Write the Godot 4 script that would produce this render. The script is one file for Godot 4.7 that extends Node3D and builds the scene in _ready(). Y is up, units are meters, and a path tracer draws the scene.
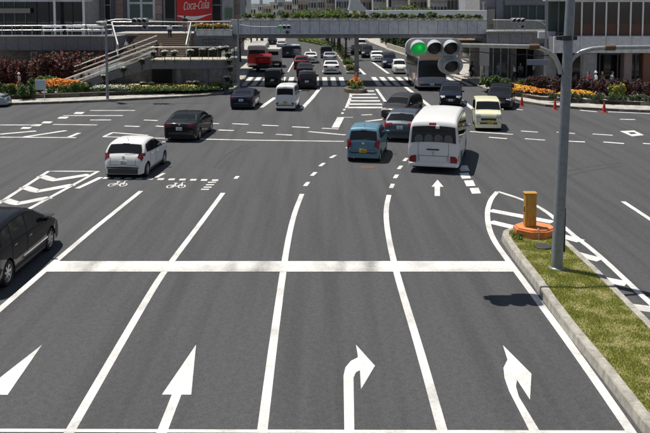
extends Node3D

# ---------------------------------------------------------------- camera model
const CAM_H := 6.9
const PITCH := 0.0785398
const KPX := 809.0
var FPX: float = KPX * cos(PITCH) * cos(PITCH)
var PPY: float = 5.0 + FPX * tan(PITCH)
var YAW: float = atan(8.0 * cos(PITCH) / FPX)
var rng := RandomNumberGenerator.new()
var M := {}
var taken := {}

func ray(px: float, py: float) -> Vector3:
	var b := Basis(Vector3.UP, -YAW) * Basis(Vector3.RIGHT, -PITCH)
	return b * Vector3(px - 325.0, PPY - py, -FPX)

# photo pixel -> point at height hh (ground by default)
func g(px: float, py: float, hh := 0.0) -> Vector3:
	var r := ray(px, py)
	var k: float = (hh - CAM_H) / r.y
	return Vector3(r.x * k, hh, r.z * k)

# photo pixel -> point on the upright plane d metres ahead
func dd(px: float, py: float, d: float) -> Vector3:
	var r := ray(px, py)
	var k: float = -d / r.z
	return Vector3(r.x * k, CAM_H + r.y * k, -d)

# ---------------------------------------------------------------- mesh builder
class MB:
	var v := PackedVector3Array()
	var ix := PackedInt32Array()
	var c := PackedColorArray()
	var uv := PackedVector2Array()
	var col := Color.WHITE
	var colored := false

	func p(a: Vector3, u := Vector2.ZERO) -> int:
		v.append(a)
		c.append(col)
		uv.append(u)
		return v.size() - 1

	func tri(a: int, b: int, d: int) -> void:
		ix.append(a); ix.append(b); ix.append(d)

	func quad(a: int, b: int, d: int, e: int) -> void:
		tri(a, b, d); tri(a, d, e)

	func face(pts: Array) -> void:
		var first := v.size()
		for q in pts:
			p(q)
		for i in range(1, pts.size() - 1):
			tri(first, first + i, first + i + 1)

	# chamfered box
	func box(o: Vector3, s: Vector3, b := Basis.IDENTITY, ch := 0.0) -> void:
		var h := s * 0.5
		if ch <= 0.0:
			var q := []
			for i in 8:
				q.append(o + b * Vector3(h.x if i & 1 else -h.x, h.y if i & 2 else -h.y, h.z if i & 4 else -h.z))
			for f in [[0, 2, 3, 1], [4, 5, 7, 6], [0, 1, 5, 4], [2, 6, 7, 3], [0, 4, 6, 2], [1, 3, 7, 5]]:
				face([q[f[0]], q[f[1]], q[f[2]], q[f[3]]])
			return
		ch = minf(ch, minf(h.x, minf(h.y, h.z)) * 0.9)
		var sgn := [-1.0, 1.0]
		for ax in 3:
			var a1 := (ax + 1) % 3
			var a2 := (ax + 2) % 3
			for sg in sgn:
				var pts := []
				for k in [[-1, -1], [1, -1], [1, 1], [-1, 1]]:
					var w := Vector3.ZERO
					w[ax] = sg * h[ax]
					w[a1] = k[0] * (h[a1] - ch)
					w[a2] = k[1] * (h[a2] - ch)
					pts.append(o + b * w)
				if sg > 0: pts.reverse()
				face(pts)
			for s1 in sgn:
				for s2 in sgn:
					var pa := Vector3.ZERO
					var pb := Vector3.ZERO
					pa[ax] = -(h[ax] - ch); pa[a1] = s1 * h[a1]; pa[a2] = s2 * (h[a2] - ch)
					pb[ax] = -(h[ax] - ch); pb[a1] = s1 * (h[a1] - ch); pb[a2] = s2 * h[a2]
					var pc := pb
					var pd := pa
					pc[ax] = h[ax] - ch
					pd[ax] = h[ax] - ch
					var e := [o + b * pa, o + b * pb, o + b * pc, o + b * pd]
					if s1 * s2 > 0: e.reverse()
					face(e)
		for i in 8:
			var sx := 1.0 if i & 1 else -1.0
			var sy := 1.0 if i & 2 else -1.0
			var sz := 1.0 if i & 4 else -1.0
			var t := [o + b * Vector3(sx * h.x, sy * (h.y - ch), sz * (h.z - ch)), o + b * Vector3(sx * (h.x - ch), sy * h.y, sz * (h.z - ch)), o + b * Vector3(sx * (h.x - ch), sy * (h.y - ch), sz * h.z)]
			if sx * sy * sz > 0: t.reverse()
			face(t)

	# box between two points (a beam), w across, h up
	func beam(a: Vector3, z: Vector3, w: float, h: float) -> void:
		var f := z - a
		var l := f.length()
		if l < 0.001: return
		f /= l
		var up := Vector3.UP if absf(f.y) < 0.99 else Vector3.RIGHT
		var r := f.cross(up).normalized()
		up = r.cross(f)
		box((a + z) * 0.5, Vector3(w, h, l), Basis(r, up, -f))

	func tube(pts: Array, r0: float, r1 := -1.0, n := 8, cap := true) -> void:
		if r1 < 0: r1 = r0
		var rings := []
		var side := Vector3.ZERO
		for i in pts.size():
			var a: Vector3 = pts[maxi(i - 1, 0)]
			var b: Vector3 = pts[mini(i + 1, pts.size() - 1)]
			var f := (b - a).normalized()
			if side == Vector3.ZERO:
				side = f.cross(Vector3.UP if absf(f.y) < 0.9 else Vector3.RIGHT).normalized()
			side = (side - f * side.dot(f)).normalized()
			var up := side.cross(f)
			var rr: float = lerpf(r0, r1, float(i) / maxf(1, pts.size() - 1))
			var ring := []
			for k in n:
				var an := TAU * k / n
				ring.append(p(pts[i] + (side * cos(an) + up * sin(an)) * rr))
			rings.append(ring)
		for i in rings.size() - 1:
			for k in n:
				quad(rings[i][k], rings[i][(k + 1) % n], rings[i + 1][(k + 1) % n], rings[i + 1][k])
		if cap:
			for e in [0, rings.size() - 1]:
				var pp := []
				for k in n: pp.append(v[rings[e][k]])
				if e == 0: pp.reverse()
				face(pp)

	# profile of (radius, height) turned about the y axis of t
	func lathe(prof: Array, n: int, t := Transform3D.IDENTITY) -> void:
		var first := v.size()
		for q in prof:
			for k in n:
				var an := TAU * k / n
				p(t * Vector3(q.x * cos(an), q.y, q.x * sin(an)))
		for i in prof.size() - 1:
			for k in n:
				var k2 := (k + 1) % n
				quad(first + i * n + k, first + i * n + k2, first + (i + 1) * n + k2, first + (i + 1) * n + k)

	# outline of (x, z) points stood from y0 to y1
	func prism(poly: PackedVector2Array, y0: float, y1: float) -> void:
		var n := poly.size()
		for i in n:
			var a := poly[i]
			var b := poly[(i + 1) % n]
			face([Vector3(a.x, y0, a.y), Vector3(b.x, y0, b.y), Vector3(b.x, y1, b.y), Vector3(a.x, y1, a.y)])
		var tr := Geometry2D.triangulate_polygon(poly)
		var f := v.size()
		for q in poly: p(Vector3(q.x, y1, q.y))
		for i in range(0, tr.size(), 3): tri(f + tr[i], f + tr[i + 1], f + tr[i + 2])

	# flat sheet from an outline of points
	func sheet(pts: Array) -> void:
		var poly := PackedVector2Array()
		for q in pts: poly.append(Vector2(q.x, q.z))
		var tr := Geometry2D.triangulate_polygon(poly)
		var f := v.size()
		for q in pts: p(q)
		for i in range(0, tr.size(), 3):
			# keep the sheet facing up
			var a: Vector3 = pts[tr[i + 1]] - pts[tr[i]]
			var b: Vector3 = pts[tr[i + 2]] - pts[tr[i]]
			if a.cross(b).y > 0: tri(f + tr[i], f + tr[i + 2], f + tr[i + 1])
			else: tri(f + tr[i], f + tr[i + 1], f + tr[i + 2])

	# flat ribbon of width w through points on the ground
	func ribbon(pts: Array, w: float) -> void:
		var prev := []
		for i in pts.size():
			var a: Vector3 = pts[maxi(i - 1, 0)]
			var b: Vector3 = pts[mini(i + 1, pts.size() - 1)]
			var f := b - a
			f.y = 0
			f = f.normalized()
			var r := Vector3(-f.z, 0, f.x) * w * 0.5
			var now := [p(pts[i] - r), p(pts[i] + r)]
			if prev: quad(prev[0], now[0], now[1], prev[1])
			prev = now

	func add(o: MB, t: Transform3D, tint := Color.WHITE) -> void:
		var f := v.size()
		for i in o.v.size():
			v.append(t * o.v[i])
			c.append(o.c[i] * tint)
			uv.append(o.uv[i])
		for i in o.ix: ix.append(f + i)

	func mesh() -> ArrayMesh:
		var nn := PackedVector3Array()
		nn.resize(v.size())
		for i in range(0, ix.size(), 3):
			var a := v[ix[i]]
			var cr := (v[ix[i + 2]] - a).cross(v[ix[i + 1]] - a)
			nn[ix[i]] += cr
			nn[ix[i + 1]] += cr
			nn[ix[i + 2]] += cr
		for i in nn.size():
			nn[i] = nn[i].normalized() if nn[i].length_squared() > 1e-16 else Vector3.UP
		var arr := []
		arr.resize(Mesh.ARRAY_MAX)
		arr[Mesh.ARRAY_VERTEX] = v
		arr[Mesh.ARRAY_NORMAL] = nn
		if colored: arr[Mesh.ARRAY_COLOR] = c
		arr[Mesh.ARRAY_TEX_UV] = uv
		arr[Mesh.ARRAY_INDEX] = ix
		var m := ArrayMesh.new()
		m.add_surface_from_arrays(Mesh.PRIMITIVE_TRIANGLES, arr)
		return m

# ---------------------------------------------------------------- nodes
func numbered(called: String) -> String:
	var n: int = taken.get(called, 0)
	taken[called] = n + 1
	return called if n == 0 else "%s_%03d" % [called, n]

func tag(o: Node3D, label: String, category: String, group := "", kind := "") -> Node3D:
	if label: o.set_meta("label", label)
	if category: o.set_meta("category", category)
	if group: o.set_meta("group", group)
	if kind: o.set_meta("kind", kind)
	return o

func thing(called: String, label: String, category: String, at := Vector3.ZERO, turn := 0.0, group := "") -> Node3D:
	var o := Node3D.new()
	o.name = numbered(called)
	add_child(o)
	o.position = at
	o.rotation.y = turn
	return tag(o, label, category, group)

func part(called: String, mb, mat: Material, parent: Node3D, at := Vector3.ZERO) -> MeshInstance3D:
	var o := MeshInstance3D.new()
	o.mesh = mb.mesh() if mb is MB else mb
	o.material_override = mat
	o.name = called if parent != self else numbered(called)
	parent.add_child(o, true)
	o.position = at
	return o

func struct(called: String, mb, mat: Material) -> MeshInstance3D:
	var o := part(called, mb, mat, self)
	o.set_meta("kind", "structure")
	return o

func copy_of(o: Node3D, at: Vector3, turn: float, label := "", group := "") -> Node3D:
	var c := o.duplicate()
	c.name = numbered(String(o.name).rstrip("0123456789_"))
	add_child(c)
	c.position = at
	c.rotation.y = turn
	if label: c.set_meta("label", label)
	if group: c.set_meta("group", group)
	return c

# ---------------------------------------------------------------- materials
func lin(r: float, gg: float, b: float) -> Color:
	return Color(r, gg, b).linear_to_srgb()

func mat(r: float, gg: float, b: float, rough := 0.7, metal := 0.0) -> StandardMaterial3D:
	var m := StandardMaterial3D.new()
	m.albedo_color = lin(r, gg, b)
	m.roughness = rough
	m.metallic = metal
	m.cull_mode = BaseMaterial3D.CULL_DISABLED
	return m

# grey noise picture between lo and hi (sRGB values), with random single-pixel grain
func noise_tex(size: int, freq: float, oct: int, lo: float, hi: float, grain := 0.0, sd := 1, power := 1.0) -> ImageTexture:
	var n := FastNoiseLite.new()
	n.noise_type = FastNoiseLite.TYPE_SIMPLEX_SMOOTH
	n.seed = sd
	n.frequency = freq
	n.fractal_octaves = oct
	var src := n.get_seamless_image(size, size)
	var im := Image.create(size, size, false, Image.FORMAT_RGB8)
	var r := RandomNumberGenerator.new()
	r.seed = sd + 77
	for y in size:
		for x in size:
			var k: float = lerpf(lo, hi, pow(src.get_pixel(x, y).r, power))
			if grain > 0.0: k += grain * (r.randf() - 0.5) + (grain * 0.9 if r.randf() < 0.05 else 0.0)
			im.set_pixel(x, y, Color(k, k, k))
	return ImageTexture.create_from_image(im)

func textured(m: StandardMaterial3D, t: Texture2D, metres: float, bump := 0.0) -> StandardMaterial3D:
	m.albedo_texture = t
	m.uv1_triplanar = true
	m.uv1_world_triplanar = true
	m.uv1_scale = Vector3.ONE / metres
	if bump > 0.0:
		m.heightmap_enabled = true
		m.heightmap_texture = t
		m.heightmap_scale = bump
	return m

func detail(m: StandardMaterial3D, t: Texture2D, sc: Vector3) -> StandardMaterial3D:
	m.detail_enabled = true
	m.detail_blend_mode = BaseMaterial3D.BLEND_MODE_MUL
	m.detail_albedo = t
	m.detail_uv_layer = BaseMaterial3D.DETAIL_UV_2
	m.uv2_triplanar = true
	m.uv2_world_triplanar = true
	m.uv2_scale = sc
	return m

func paint(r: float, gg: float, b: float, metal := 0.0) -> StandardMaterial3D:
	var m := mat(r, gg, b, 0.42, metal)
	m.metallic_specular = 0.15
	m.clearcoat_enabled = true
	m.clearcoat = 0.5
	m.clearcoat_roughness = 0.04
	return m

func make_materials() -> void:
	var fine := noise_tex(512, 0.05, 3, 0.80, 0.96, 0.46, 3)
	var blot := noise_tex(512, 0.012, 5, 0.80, 1.08, 0.02, 9)
	var streak := noise_tex(256, 0.02, 5, 0.86, 1.08, 0.03, 21)
	var worn := noise_tex(512, 0.03, 5, 0.82, 1.06, 0.14, 31, 0.6)
	var soft := noise_tex(256, 0.02, 4, 0.86, 1.0, 0.06, 41)
	M.fine = fine; M.blot = blot; M.soft = soft; M.worn = worn
	M.asphalt = detail(textured(mat(0.089, 0.090, 0.096, 0.88), fine, 4.2, 0.2), streak, Vector3(0.27, 0.1, 0.013))
	M.ground = detail(textured(mat(0.2, 0.19, 0.18, 0.9), fine, 3.0), blot, Vector3.ONE * 0.03)
	M.white_paint = detail(textured(mat(0.80, 0.79, 0.76, 0.7), worn, 1.7, 0.1), blot, Vector3.ONE * 0.11)
	M.concrete = detail(textured(mat(0.42, 0.40, 0.36, 0.85), fine, 1.3, 0.1), blot, Vector3.ONE * 0.31)
	M.pale_concrete = detail(textured(mat(0.55, 0.52, 0.47, 0.85), soft, 1.7), blot, Vector3.ONE * 0.2)
	M.dark_stone = textured(mat(0.17, 0.175, 0.195, 0.6), soft, 1.9)
	M.grey_panel = textured(mat(0.62, 0.65, 0.70, 0.45), soft, 2.9)
	M.grey_panel_b = textured(mat(0.57, 0.60, 0.66, 0.45), soft, 2.3)
	M.girder = textured(mat(0.25, 0.26, 0.29, 0.6), soft, 2.3)
	M.pole = textured(mat(0.30, 0.33, 0.36, 0.45, 0.3), soft, 0.9)
	M.galv = textured(mat(0.52, 0.53, 0.53, 0.4, 0.6), soft, 0.6)
	M.steel = mat(0.6, 0.6, 0.6, 0.25, 0.9)
	M.white_metal = mat(0.75, 0.75, 0.73, 0.4)
	M.black = mat(0.012, 0.012, 0.013, 0.6)
	M.dark_grey = mat(0.04, 0.04, 0.042, 0.6)
	M.rubber = textured(mat(0.018, 0.018, 0.018, 0.85), soft, 0.3)
	M.glass = mat(0.012, 0.014, 0.016, 0.06)
	M.glass.metallic_specular = 0.4
	M.shop_glass = mat(0.02, 0.024, 0.026, 0.08)
	M.green_glass = mat(0.10, 0.14, 0.135, 0.1)
	M.rim = mat(0.5, 0.5, 0.51, 0.3, 0.85)
	M.chrome = mat(0.75, 0.75, 0.76, 0.12, 1.0)
	M.tail = mat(0.24, 0.008, 0.012, 0.12)
	M.dark_tail = mat(0.07, 0.005, 0.008, 0.12)
	var grime := noise_tex(256, 0.025, 5, 0.78, 1.1, 0.08, 55, 0.8)
	M.grime = grime
	M.lamp = mat(0.38, 0.40, 0.42, 0.08)
	M.plate_white = mat(0.72, 0.73, 0.74, 0.5)
	M.plate_yellow = mat(0.75, 0.5, 0.05, 0.5)
	M.plate_ink = mat(0.02, 0.09, 0.05, 0.6)
	M.orange_paint = detail(textured(mat(0.80, 0.27, 0.09, 0.75), worn, 0.8, 0.1), grime, Vector3.ONE * 0.9)
	M.ochre = detail(textured(mat(0.58, 0.31, 0.055, 0.6), worn, 0.7, 0.1), grime, Vector3(1.9, 0.5, 1.9))
	M.soil = textured(mat(0.07, 0.05, 0.035, 0.95), fine, 0.8, 1.0)
	M.leaf = mat(1, 1, 1, 0.7)
	M.leaf.vertex_color_use_as_albedo = true
	M.leaf.backlight_enabled = true
	M.leaf.backlight = Color(0.5, 0.5, 0.4)
	M.petal = mat(1, 1, 1, 0.75)
	M.petal.vertex_color_use_as_albedo = true
	M.bark = textured(mat(0.10, 0.075, 0.055, 0.9), fine, 0.5, 1.5)
	M.cloth = mat(1, 1, 1, 0.85)
	M.cloth.vertex_color_use_as_albedo = true
	M.tile_brown = textured(mat(0.36, 0.265, 0.24, 0.6), soft, 1.2)
	M.tile_brown_b = textured(mat(0.31, 0.235, 0.21, 0.6), soft, 1.4)
	M.brown_stair = textured(mat(0.25, 0.19, 0.145, 0.85), fine, 1.1)
	M.red_sign = mat(0.52, 0.012, 0.016, 0.45)
	M.cone = textured(mat(0.70, 0.045, 0.03, 0.6), soft, 0.4)
	M.red = mat(0.5, 0.02, 0.02, 0.4)
	M.blue_sign = mat(0.09, 0.16, 0.36, 0.5)
	M.pane = mat(0.5, 0.56, 0.56, 0.05)
	M.pane.transparency = BaseMaterial3D.TRANSPARENCY_ALPHA
	M.pane.albedo_color.a = 0.25
	M.brown_glass = mat(0.05, 0.035, 0.03, 0.06)
	M.brown_glass.transparency = BaseMaterial3D.TRANSPARENCY_ALPHA
	M.brown_glass.albedo_color.a = 0.45
	M.pale_panel = textured(mat(0.64, 0.67, 0.70, 0.5), soft, 2.7)
	M.ash = textured(mat(0.38, 0.38, 0.39, 0.8), soft, 4.0)

# ---------------------------------------------------------------- the scene
func _ready() -> void:
	rng.seed = 20
	# camera
	var cam := Camera3D.new()
	cam.name = "camera"
	add_child(cam)
	cam.position = Vector3(0, CAM_H, 0)
	cam.rotation = Vector3(-PITCH, -YAW, 0)
	cam.near = 0.1
	cam.far = 4000.0
	cam.projection = Camera3D.PROJECTION_FRUSTUM
	cam.size = 0.1 * 433.0 / FPX
	cam.frustum_offset = Vector2(0, -0.1 * (216.5 - PPY) / FPX)
	cam.current = true
	# sky and exposure
	var env := Environment.new()
	var sky := Sky.new()
	var sm := ProceduralSkyMaterial.new()
	sm.sky_top_color = Color(0.48, 0.54, 0.63)
	sm.sky_horizon_color = Color(0.74, 0.77, 0.80)
	sm.sky_curve = 0.12
	sm.ground_bottom_color = Color(0.3, 0.3, 0.3)
	sm.ground_horizon_color = Color(0.6, 0.63, 0.66)
	sm.sun_angle_max = 0.0
	sky.sky_material = sm
	env.background_mode = Environment.BG_SKY
	env.sky = sky
	env.background_energy_multiplier = 0.78
	env.tonemap_mode = Environment.TONE_MAPPER_LINEAR
	env.tonemap_exposure = 1.06
	env.sdfgi_enabled = true
	env.ssao_enabled = true
	env.ssil_enabled = true
	var we := WorldEnvironment.new()
	we.name = "world_environment"
	we.environment = env
	add_child(we)
	# sun: high, ahead and to the left
	var sun := DirectionalLight3D.new()
	sun.name = "sun"
	add_child(sun)
	sun.look_at_from_position(Vector3.ZERO, Vector3(0.30, -1.0, 0.25), Vector3.FORWARD)
	sun.light_energy = 1.55
	sun.light_color = Color(1.0, 0.975, 0.935)
	sun.light_angular_distance = 0.5
	sun.shadow_enabled = true

	make_materials()
	build_ground()
	build_markings()
	build_island()
	build_near_signal()
	build_vehicles()
	build_far()
	build_behind()

# ---------------------------------------------------------------- ground and markings
var road: MeshInstance3D

func build_ground() -> void:
	var b := MB.new()
	b.sheet([Vector3(-1500, -0.03, 300), Vector3(1500, -0.03, 300), Vector3(1500, -0.03, -3000), Vector3(-1500, -0.03, -3000)])
	struct("ground", b, M.ground)
	b = MB.new()
	b.sheet([Vector3(-70, 0, 20), Vector3(70, 0, 20), Vector3(70, 0, -420), Vector3(-70, 0, -420)])
	road = struct("road", b, M.asphalt)

func line(called: String, px: Array, w: float, y := 0.004) -> void:
	var pts := []
	for q in px:
		var a := g(q[0], q[1])
		a.y = y
		pts.append(a)
	# subdivide
	var fine := []
	for i in pts.size() - 1:
		for k in 6:
			fine.append(pts[i].lerp(pts[i + 1], k / 6.0))
	fine.append(pts[-1])
	var b := MB.new()
	b.ribbon(fine, w)
	part(called, b, M.white_paint, road)

func smooth(px: Array) -> Array:
	var out := px
	for it in 3:
		var n := [out[0]]
		for i in out.size() - 1:
			var a = out[i]
			var c = out[i + 1]
			n.append([a[0] * 0.75 + c[0] * 0.25, a[1] * 0.75 + c[1] * 0.25])
			n.append([a[0] * 0.25 + c[0] * 0.75, a[1] * 0.25 + c[1] * 0.75])
		n.append(out[-1])
		out = n
	return out

func patch(called: String, px: Array, y := 0.004, m: Material = null) -> void:
	var pts := []
	for q in px:
		var a := g(q[0], q[1])
		a.y = y
		pts.append(a)
	var b := MB.new()
	b.sheet(pts)
	part(called, b, m if m else M.white_paint, road)

func wpatch(called: String, o: Vector3, f: Vector3, pts: Array, y := 0.004) -> void:
	# outline in metres: x across, y along f
	var r := Vector3(-f.z, 0, f.x)
	var q := []
	for a in pts:
		var w: Vector3 = o + r * a[0] + f * a[1]
		w.y = y
		q.append(w)
	var b := MB.new()
	b.sheet(q)
	part(called, b, M.white_paint, road)

func build_markings() -> void:
	# lane lines of the near approach
	line("lane_line", [[-60, 362], [-8, 316], [50, 266], [96, 227], [141, 191]], 0.17)
	line("lane_line", smooth([[69, 433], [146, 300], [165, 270], [197, 228], [223, 193]]), 0.17)
	line("lane_line", smooth([[262, 433], [273, 345], [283, 272], [288, 240], [294, 214], [302, 194]]), 0.17)
	line("lane_line", smooth([[443, 433], [420, 350], [399, 282], [391, 250], [386.5, 225], [386, 208], [389, 195]]), 0.17)
	for l in [[[69, 433], [60, 448]], [[262, 433], [260, 450]], [[443, 433], [449, 452]]]:
		line("lane_line", l, 0.17)
	# island outline
	line("edge_line", smooth([[660, 475], [632, 433], [580, 358], [531, 291], [510, 263], [491, 237], [486.5, 215], [490, 200], [497.5, 191.5]]), 0.17)
	line("edge_line", smooth([[497.5, 191.5], [523, 199.5], [547, 211], [569, 232], [597, 253], [634, 288], [690, 340]]), 0.16)
	for q in [[490, 210.4, 553, 222.4], [490, 221.8, 514, 227.6], [561, 235.8, 581, 241.4], [575, 253.6, 600.5, 260.2], [598, 278.6, 626.5, 284], [626, 306.2, 651, 309.4], [553.5, 222.5, 570, 233.5]]:
		if q[0] == 553.5: continue
		line("hatch_bar", [[q[0], q[1]], [q[2], q[3]]], 0.4, 0.007)
	# stop line with tyre smudges
	var a := g(47, 266.5)
	var z := g(511, 266.5)
	var b := MB.new()
	b.colored = true
	var smudge := [[91, 8, 0.35], [118, 5, 0.2], [232, 6, 0.3], [262, 10, 0.45], [341, 6, 0.35], [371, 8, 0.5], [455, 9, 0.15], [330, 20, 0.12], [180, 20, 0.08]]
	var n := 240
	for i in n + 1:
		var q := a.lerp(z, float(i) / n)
		var px: float = lerpf(47, 511, float(i) / n)
		for j in 7:
			var k := 1.0
			for s in smudge:
				k -= s[2] * exp(-pow((px - s[0] + (j - 3) * 0.4) / s[1], 2.0)) * (0.75 + 0.5 * rng.randf())
			k = clampf(k, 0.25, 1.0)
			b.col = Color(k, k, k)
			b.p(Vector3(q.x, 0.008, q.z + (j / 6.0 - 0.5) * 0.86))
	for i in n:
		for j in 6:
			b.quad(i * 7 + j, (i + 1) * 7 + j, (i + 1) * 7 + j + 1, i * 7 + j + 1)
	var sp: StandardMaterial3D = M.white_paint.duplicate()
	sp.vertex_color_use_as_albedo = true
	part("stop_line", b, sp, road)
	# second line at the very bottom of the view
	line("stop_line", [[-40, 430.6], [260, 431.6], [630, 432.6]], 0.1, 0.008)
	# straight arrows
	for t in [[[42, 345], [-12, 400]], [[196, 345], [173, 404]]]:
		var tip := g(t[0][0], t[0][1])
		var f := (tip - g(t[1][0], t[1][1])).normalized()
		wpatch("arrow", tip, f, [[0, 0], [0.26, -2.1], [0.085, -2.1], [0.085, -5.0], [-0.085, -5.0], [-0.085, -2.1], [-0.26, -2.1]], 0.006)
	# right-turn arrows: stem, bend, head
	patch("arrow", [[344.5, 440], [354.5, 440], [353.5, 378], [356, 372.5], [360, 370.5], [361, 389.5], [375, 366], [356, 345], [358, 357.5], [351, 361], [345.5, 367.5], [343.5, 376]], 0.006)
	patch("arrow", [[534, 440], [545, 440], [519, 397], [516, 387], [517, 380], [530, 400], [531.5, 374], [503, 345.5], [507.5, 360], [503.5, 368], [504.5, 378], [509, 391]], 0.006)
	# guide dashes through the junction
	for q in [[306.7, 184, 3.4, -4], [313.7, 174, 3.8, -3.6], [322, 164.6, 4.2, -3.2], [333, 156.5, 5, -2.8], [349, 147, 5, -2.2], [392, 186, 2, -4.2], [396, 176.4, 2.4, -3.6], [400, 167.4, 2.8, -3.4], [405.5, 159.5, 3, -3], [236.5, 177.5, 2.4, -2.6], [342.5, 113.2, 0.6, -1.3], [344.3, 109.7, 0.6, -1.2]]:
		line("guide_dash", [[q[0] - q[2] * 0.5, q[1] - q[3] * 0.5], [q[0] + q[2] * 0.5, q[1] + q[3] * 0.5]], 0.16)
	for q in [[463.8, 168.5], [465, 176], [469.5, 183.5], [475, 191]]:
		patch("guide_dash", [[q[0] - 5.5, q[1] - 2.8], [q[0] + 3.5, q[1] - 3.2], [q[0] + 6, q[1] + 2.4], [q[0] - 3, q[1] + 2.8]])
	# arrow behind the minibus
	patch("arrow", [[437.5, 179.8], [443.5, 186.8], [440, 186.8], [440, 196], [434.6, 196], [434.6, 186.8], [431.5, 186.8]])
	# hatched island on the left
	line("hatch_outline", [[-14, 211.5], [0, 202.6], [48.5, 171.2], [98, 171.4], [24, 211.5], [0, 224.5]], 0.16)
	for q in [[[41, 176], [54, 180.2], [89, 174.6]], [[24, 187], [37, 191.5], [73, 184.8]], [[4, 199.6], [17, 203.8], [50, 197.4]], [[-16, 211], [-6, 216.5], [28, 209]]]:
		line("chevron", q, 0.42)
	line("guide_dash", [[77, 188.5], [101, 177.3]], 0.2)
	line("guide_dash", [[156, 177.6], [164, 173.2]], 0.16)
	# bicycle crossing dashes and bicycle symbols
	for k in 11:
		var x := 106.5 + k * 10.85
		var y := 178.0 + k * 0.23
		line("crossing_dash", [[x - 3.1, y], [x + 3.1, y]], 0.30)
	for q in [[212, 182.4], [210, 184.8], [207.6, 187.2], [205, 189.4]]:
		line("crossing_dash", [[q[0] - 4, q[1]], [q[0] + 4, q[1]]], 0.17)
	for s in [[119.0, 183.6], [177.0, 185.2]]:
		bicycle_mark(s[0], s[1])
	# cross-road lines
	line("hatch_outline", [[148, 135.4], [112.5, 132.6], [103.5, 136.8], [165, 138.3], [250, 140.2], [344, 141.4]], 0.2)
	var rows := [[90, 110.5, 135, 110.5], [63, 115.6, 123, 115.6], [0, 125, 36, 125], [53, 124.5, 97, 125], [90, 120, 111, 120], [144, 120, 157.5, 120.6], [124.5, 126, 139.5, 126.6], [156, 126, 164, 126.6], [212, 123.5, 219, 123.7], [232, 123.7, 248.5, 124.4], [262, 125.2, 278.5, 125.8], [292, 126.8, 309.5, 127.6], [322, 128.3, 338.6, 129], [218.5, 130, 233.7, 130.6], [247, 132.3, 263, 133], [276, 134.3, 292, 135.2], [308.6, 131.6, 345.6, 135], [361.5, 115, 372, 114.6], [470, 131.5, 513, 134.4], [489, 137.3, 507, 138.7], [525, 138.7, 545, 140.2], [568.4, 141.2, 585, 142], [603.4, 142, 624, 143.6], [643, 143.4, 660, 144.5], [521, 131, 538, 132.2], [556.8, 132.2, 575, 133.6], [592.7, 134, 612.6, 135.3], [620, 119.3, 635.4, 119.7], [580, 110.3, 597, 111.8], [608, 111.8, 650, 113.6], [515.5, 109, 523, 110]]
	for r in rows:
		line("guide_line", [[r[0], r[1]], [r[2], r[3]]], 0.24)
	line("guide_line", [[366, 121.4], [386, 119]], 0.3)
	line("guide_line", [[0, 134.2], [36, 131]], 0.3)
	line("guide_line", [[0, 137.2], [76, 137.6]], 0.22)
	line("guide_line", [[24, 137], [66, 130.6]], 0.3)
	line("guide_line", [[68, 137.5], [79, 133]], 0.25)
	for q in [[26, 128], [36.5, 125.2], [47, 122.4], [63, 117.7], [79, 113]]:
		patch("crossing_dash", [[q[0] - 6, q[1] + 0.9], [q[0] - 3, q[1] - 0.9], [q[0] + 6, q[1] - 0.9], [q[0] + 3, q[1] + 0.9]])
	patch("give_way_block", [[331.5, 127.6], [337.5, 117], [344.2, 117.4], [339, 127.6]])
	line("guide_line", [[337, 117.2], [353, 117.4]], 0.16)
	# hatched nose of the far median
	line("hatch_outline", smooth([[351.8, 86.5], [351.4, 92], [350.4, 98], [346.3, 108]]), 0.22)
	line("hatch_outline", [[376.5, 89], [387, 104]], 0.22)
	for k in 6:
		var y := 91.0 + k * 3.3
		line("hatch_bar", [[351.6 - k * 0.9, y], [374.0 + k * 2.0, y]], 0.75)
	# far carriageways
	line("lane_line", [[405.5, 87], [432, 108]], 0.3)
	line("lane_line", [[461, 100], [474, 109.5]], 0.3)
	line("lane_line", [[302, 108.5], [312, 98], [320, 88]], 0.3)
	line("lane_line", [[261, 107.5], [275, 97.5]], 0.3)
	line("lane_line", [[327, 60], [323, 72]], 0.16)
	line("lane_line", [[371, 61], [388.5, 73.5]], 0.3)
	line("lane_line", [[357, 67], [365, 74.5]], 0.3)
	line("lane_line", [[310, 49], [313, 56]], 0.16)
	line("lane_line", [[296, 58], [288, 72]], 0.16)
	for k in 30:
		var x := -6.3 + k * 0.78
		if x > 3.0 and x < 5.0: continue
		wpatch("crosswalk_stripe", Vector3(x, 0, -68.6), Vector3(0, 0, -1), [[-0.23, 0], [0.23, 0], [0.23, 8.2], [-0.23, 8.2]])
	# lone arrow on the right
	patch("arrow", [[620, 131.2], [634, 130.4], [644, 135.2], [632, 136.4]])
	patch("lozenge_gap", [[628, 132.4], [634, 132.2], [637, 133.8], [631, 134.4]], 0.008, M.asphalt)
	line("lane_line", [[623, 201.4], [652, 220.5]], 0.17)
	# faint tyre marks
	var tm := detail(textured(mat(0.074, 0.074, 0.079, 0.85), M.fine, 4.2), M.worn, Vector3.ONE * 0.4)
	for q in [[[[214, 168], [222, 158], [234, 150], [250, 144]], 0.16], [[[219, 169], [228, 158.5], [241, 150.5], [257, 145]], 0.16], [[[560, 178], [590, 170], [622, 166]], 0.17], [[[556, 174], [588, 166.5], [620, 163]], 0.17]]:
		var pts := []
		for a2 in smooth(q[0]):
			var w := g(a2[0], a2[1])
			w.y = 0.002
			pts.append(w)
		b = MB.new()
		b.ribbon(pts, q[1])
		part("tyre_mark", b, tm, road)
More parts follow.
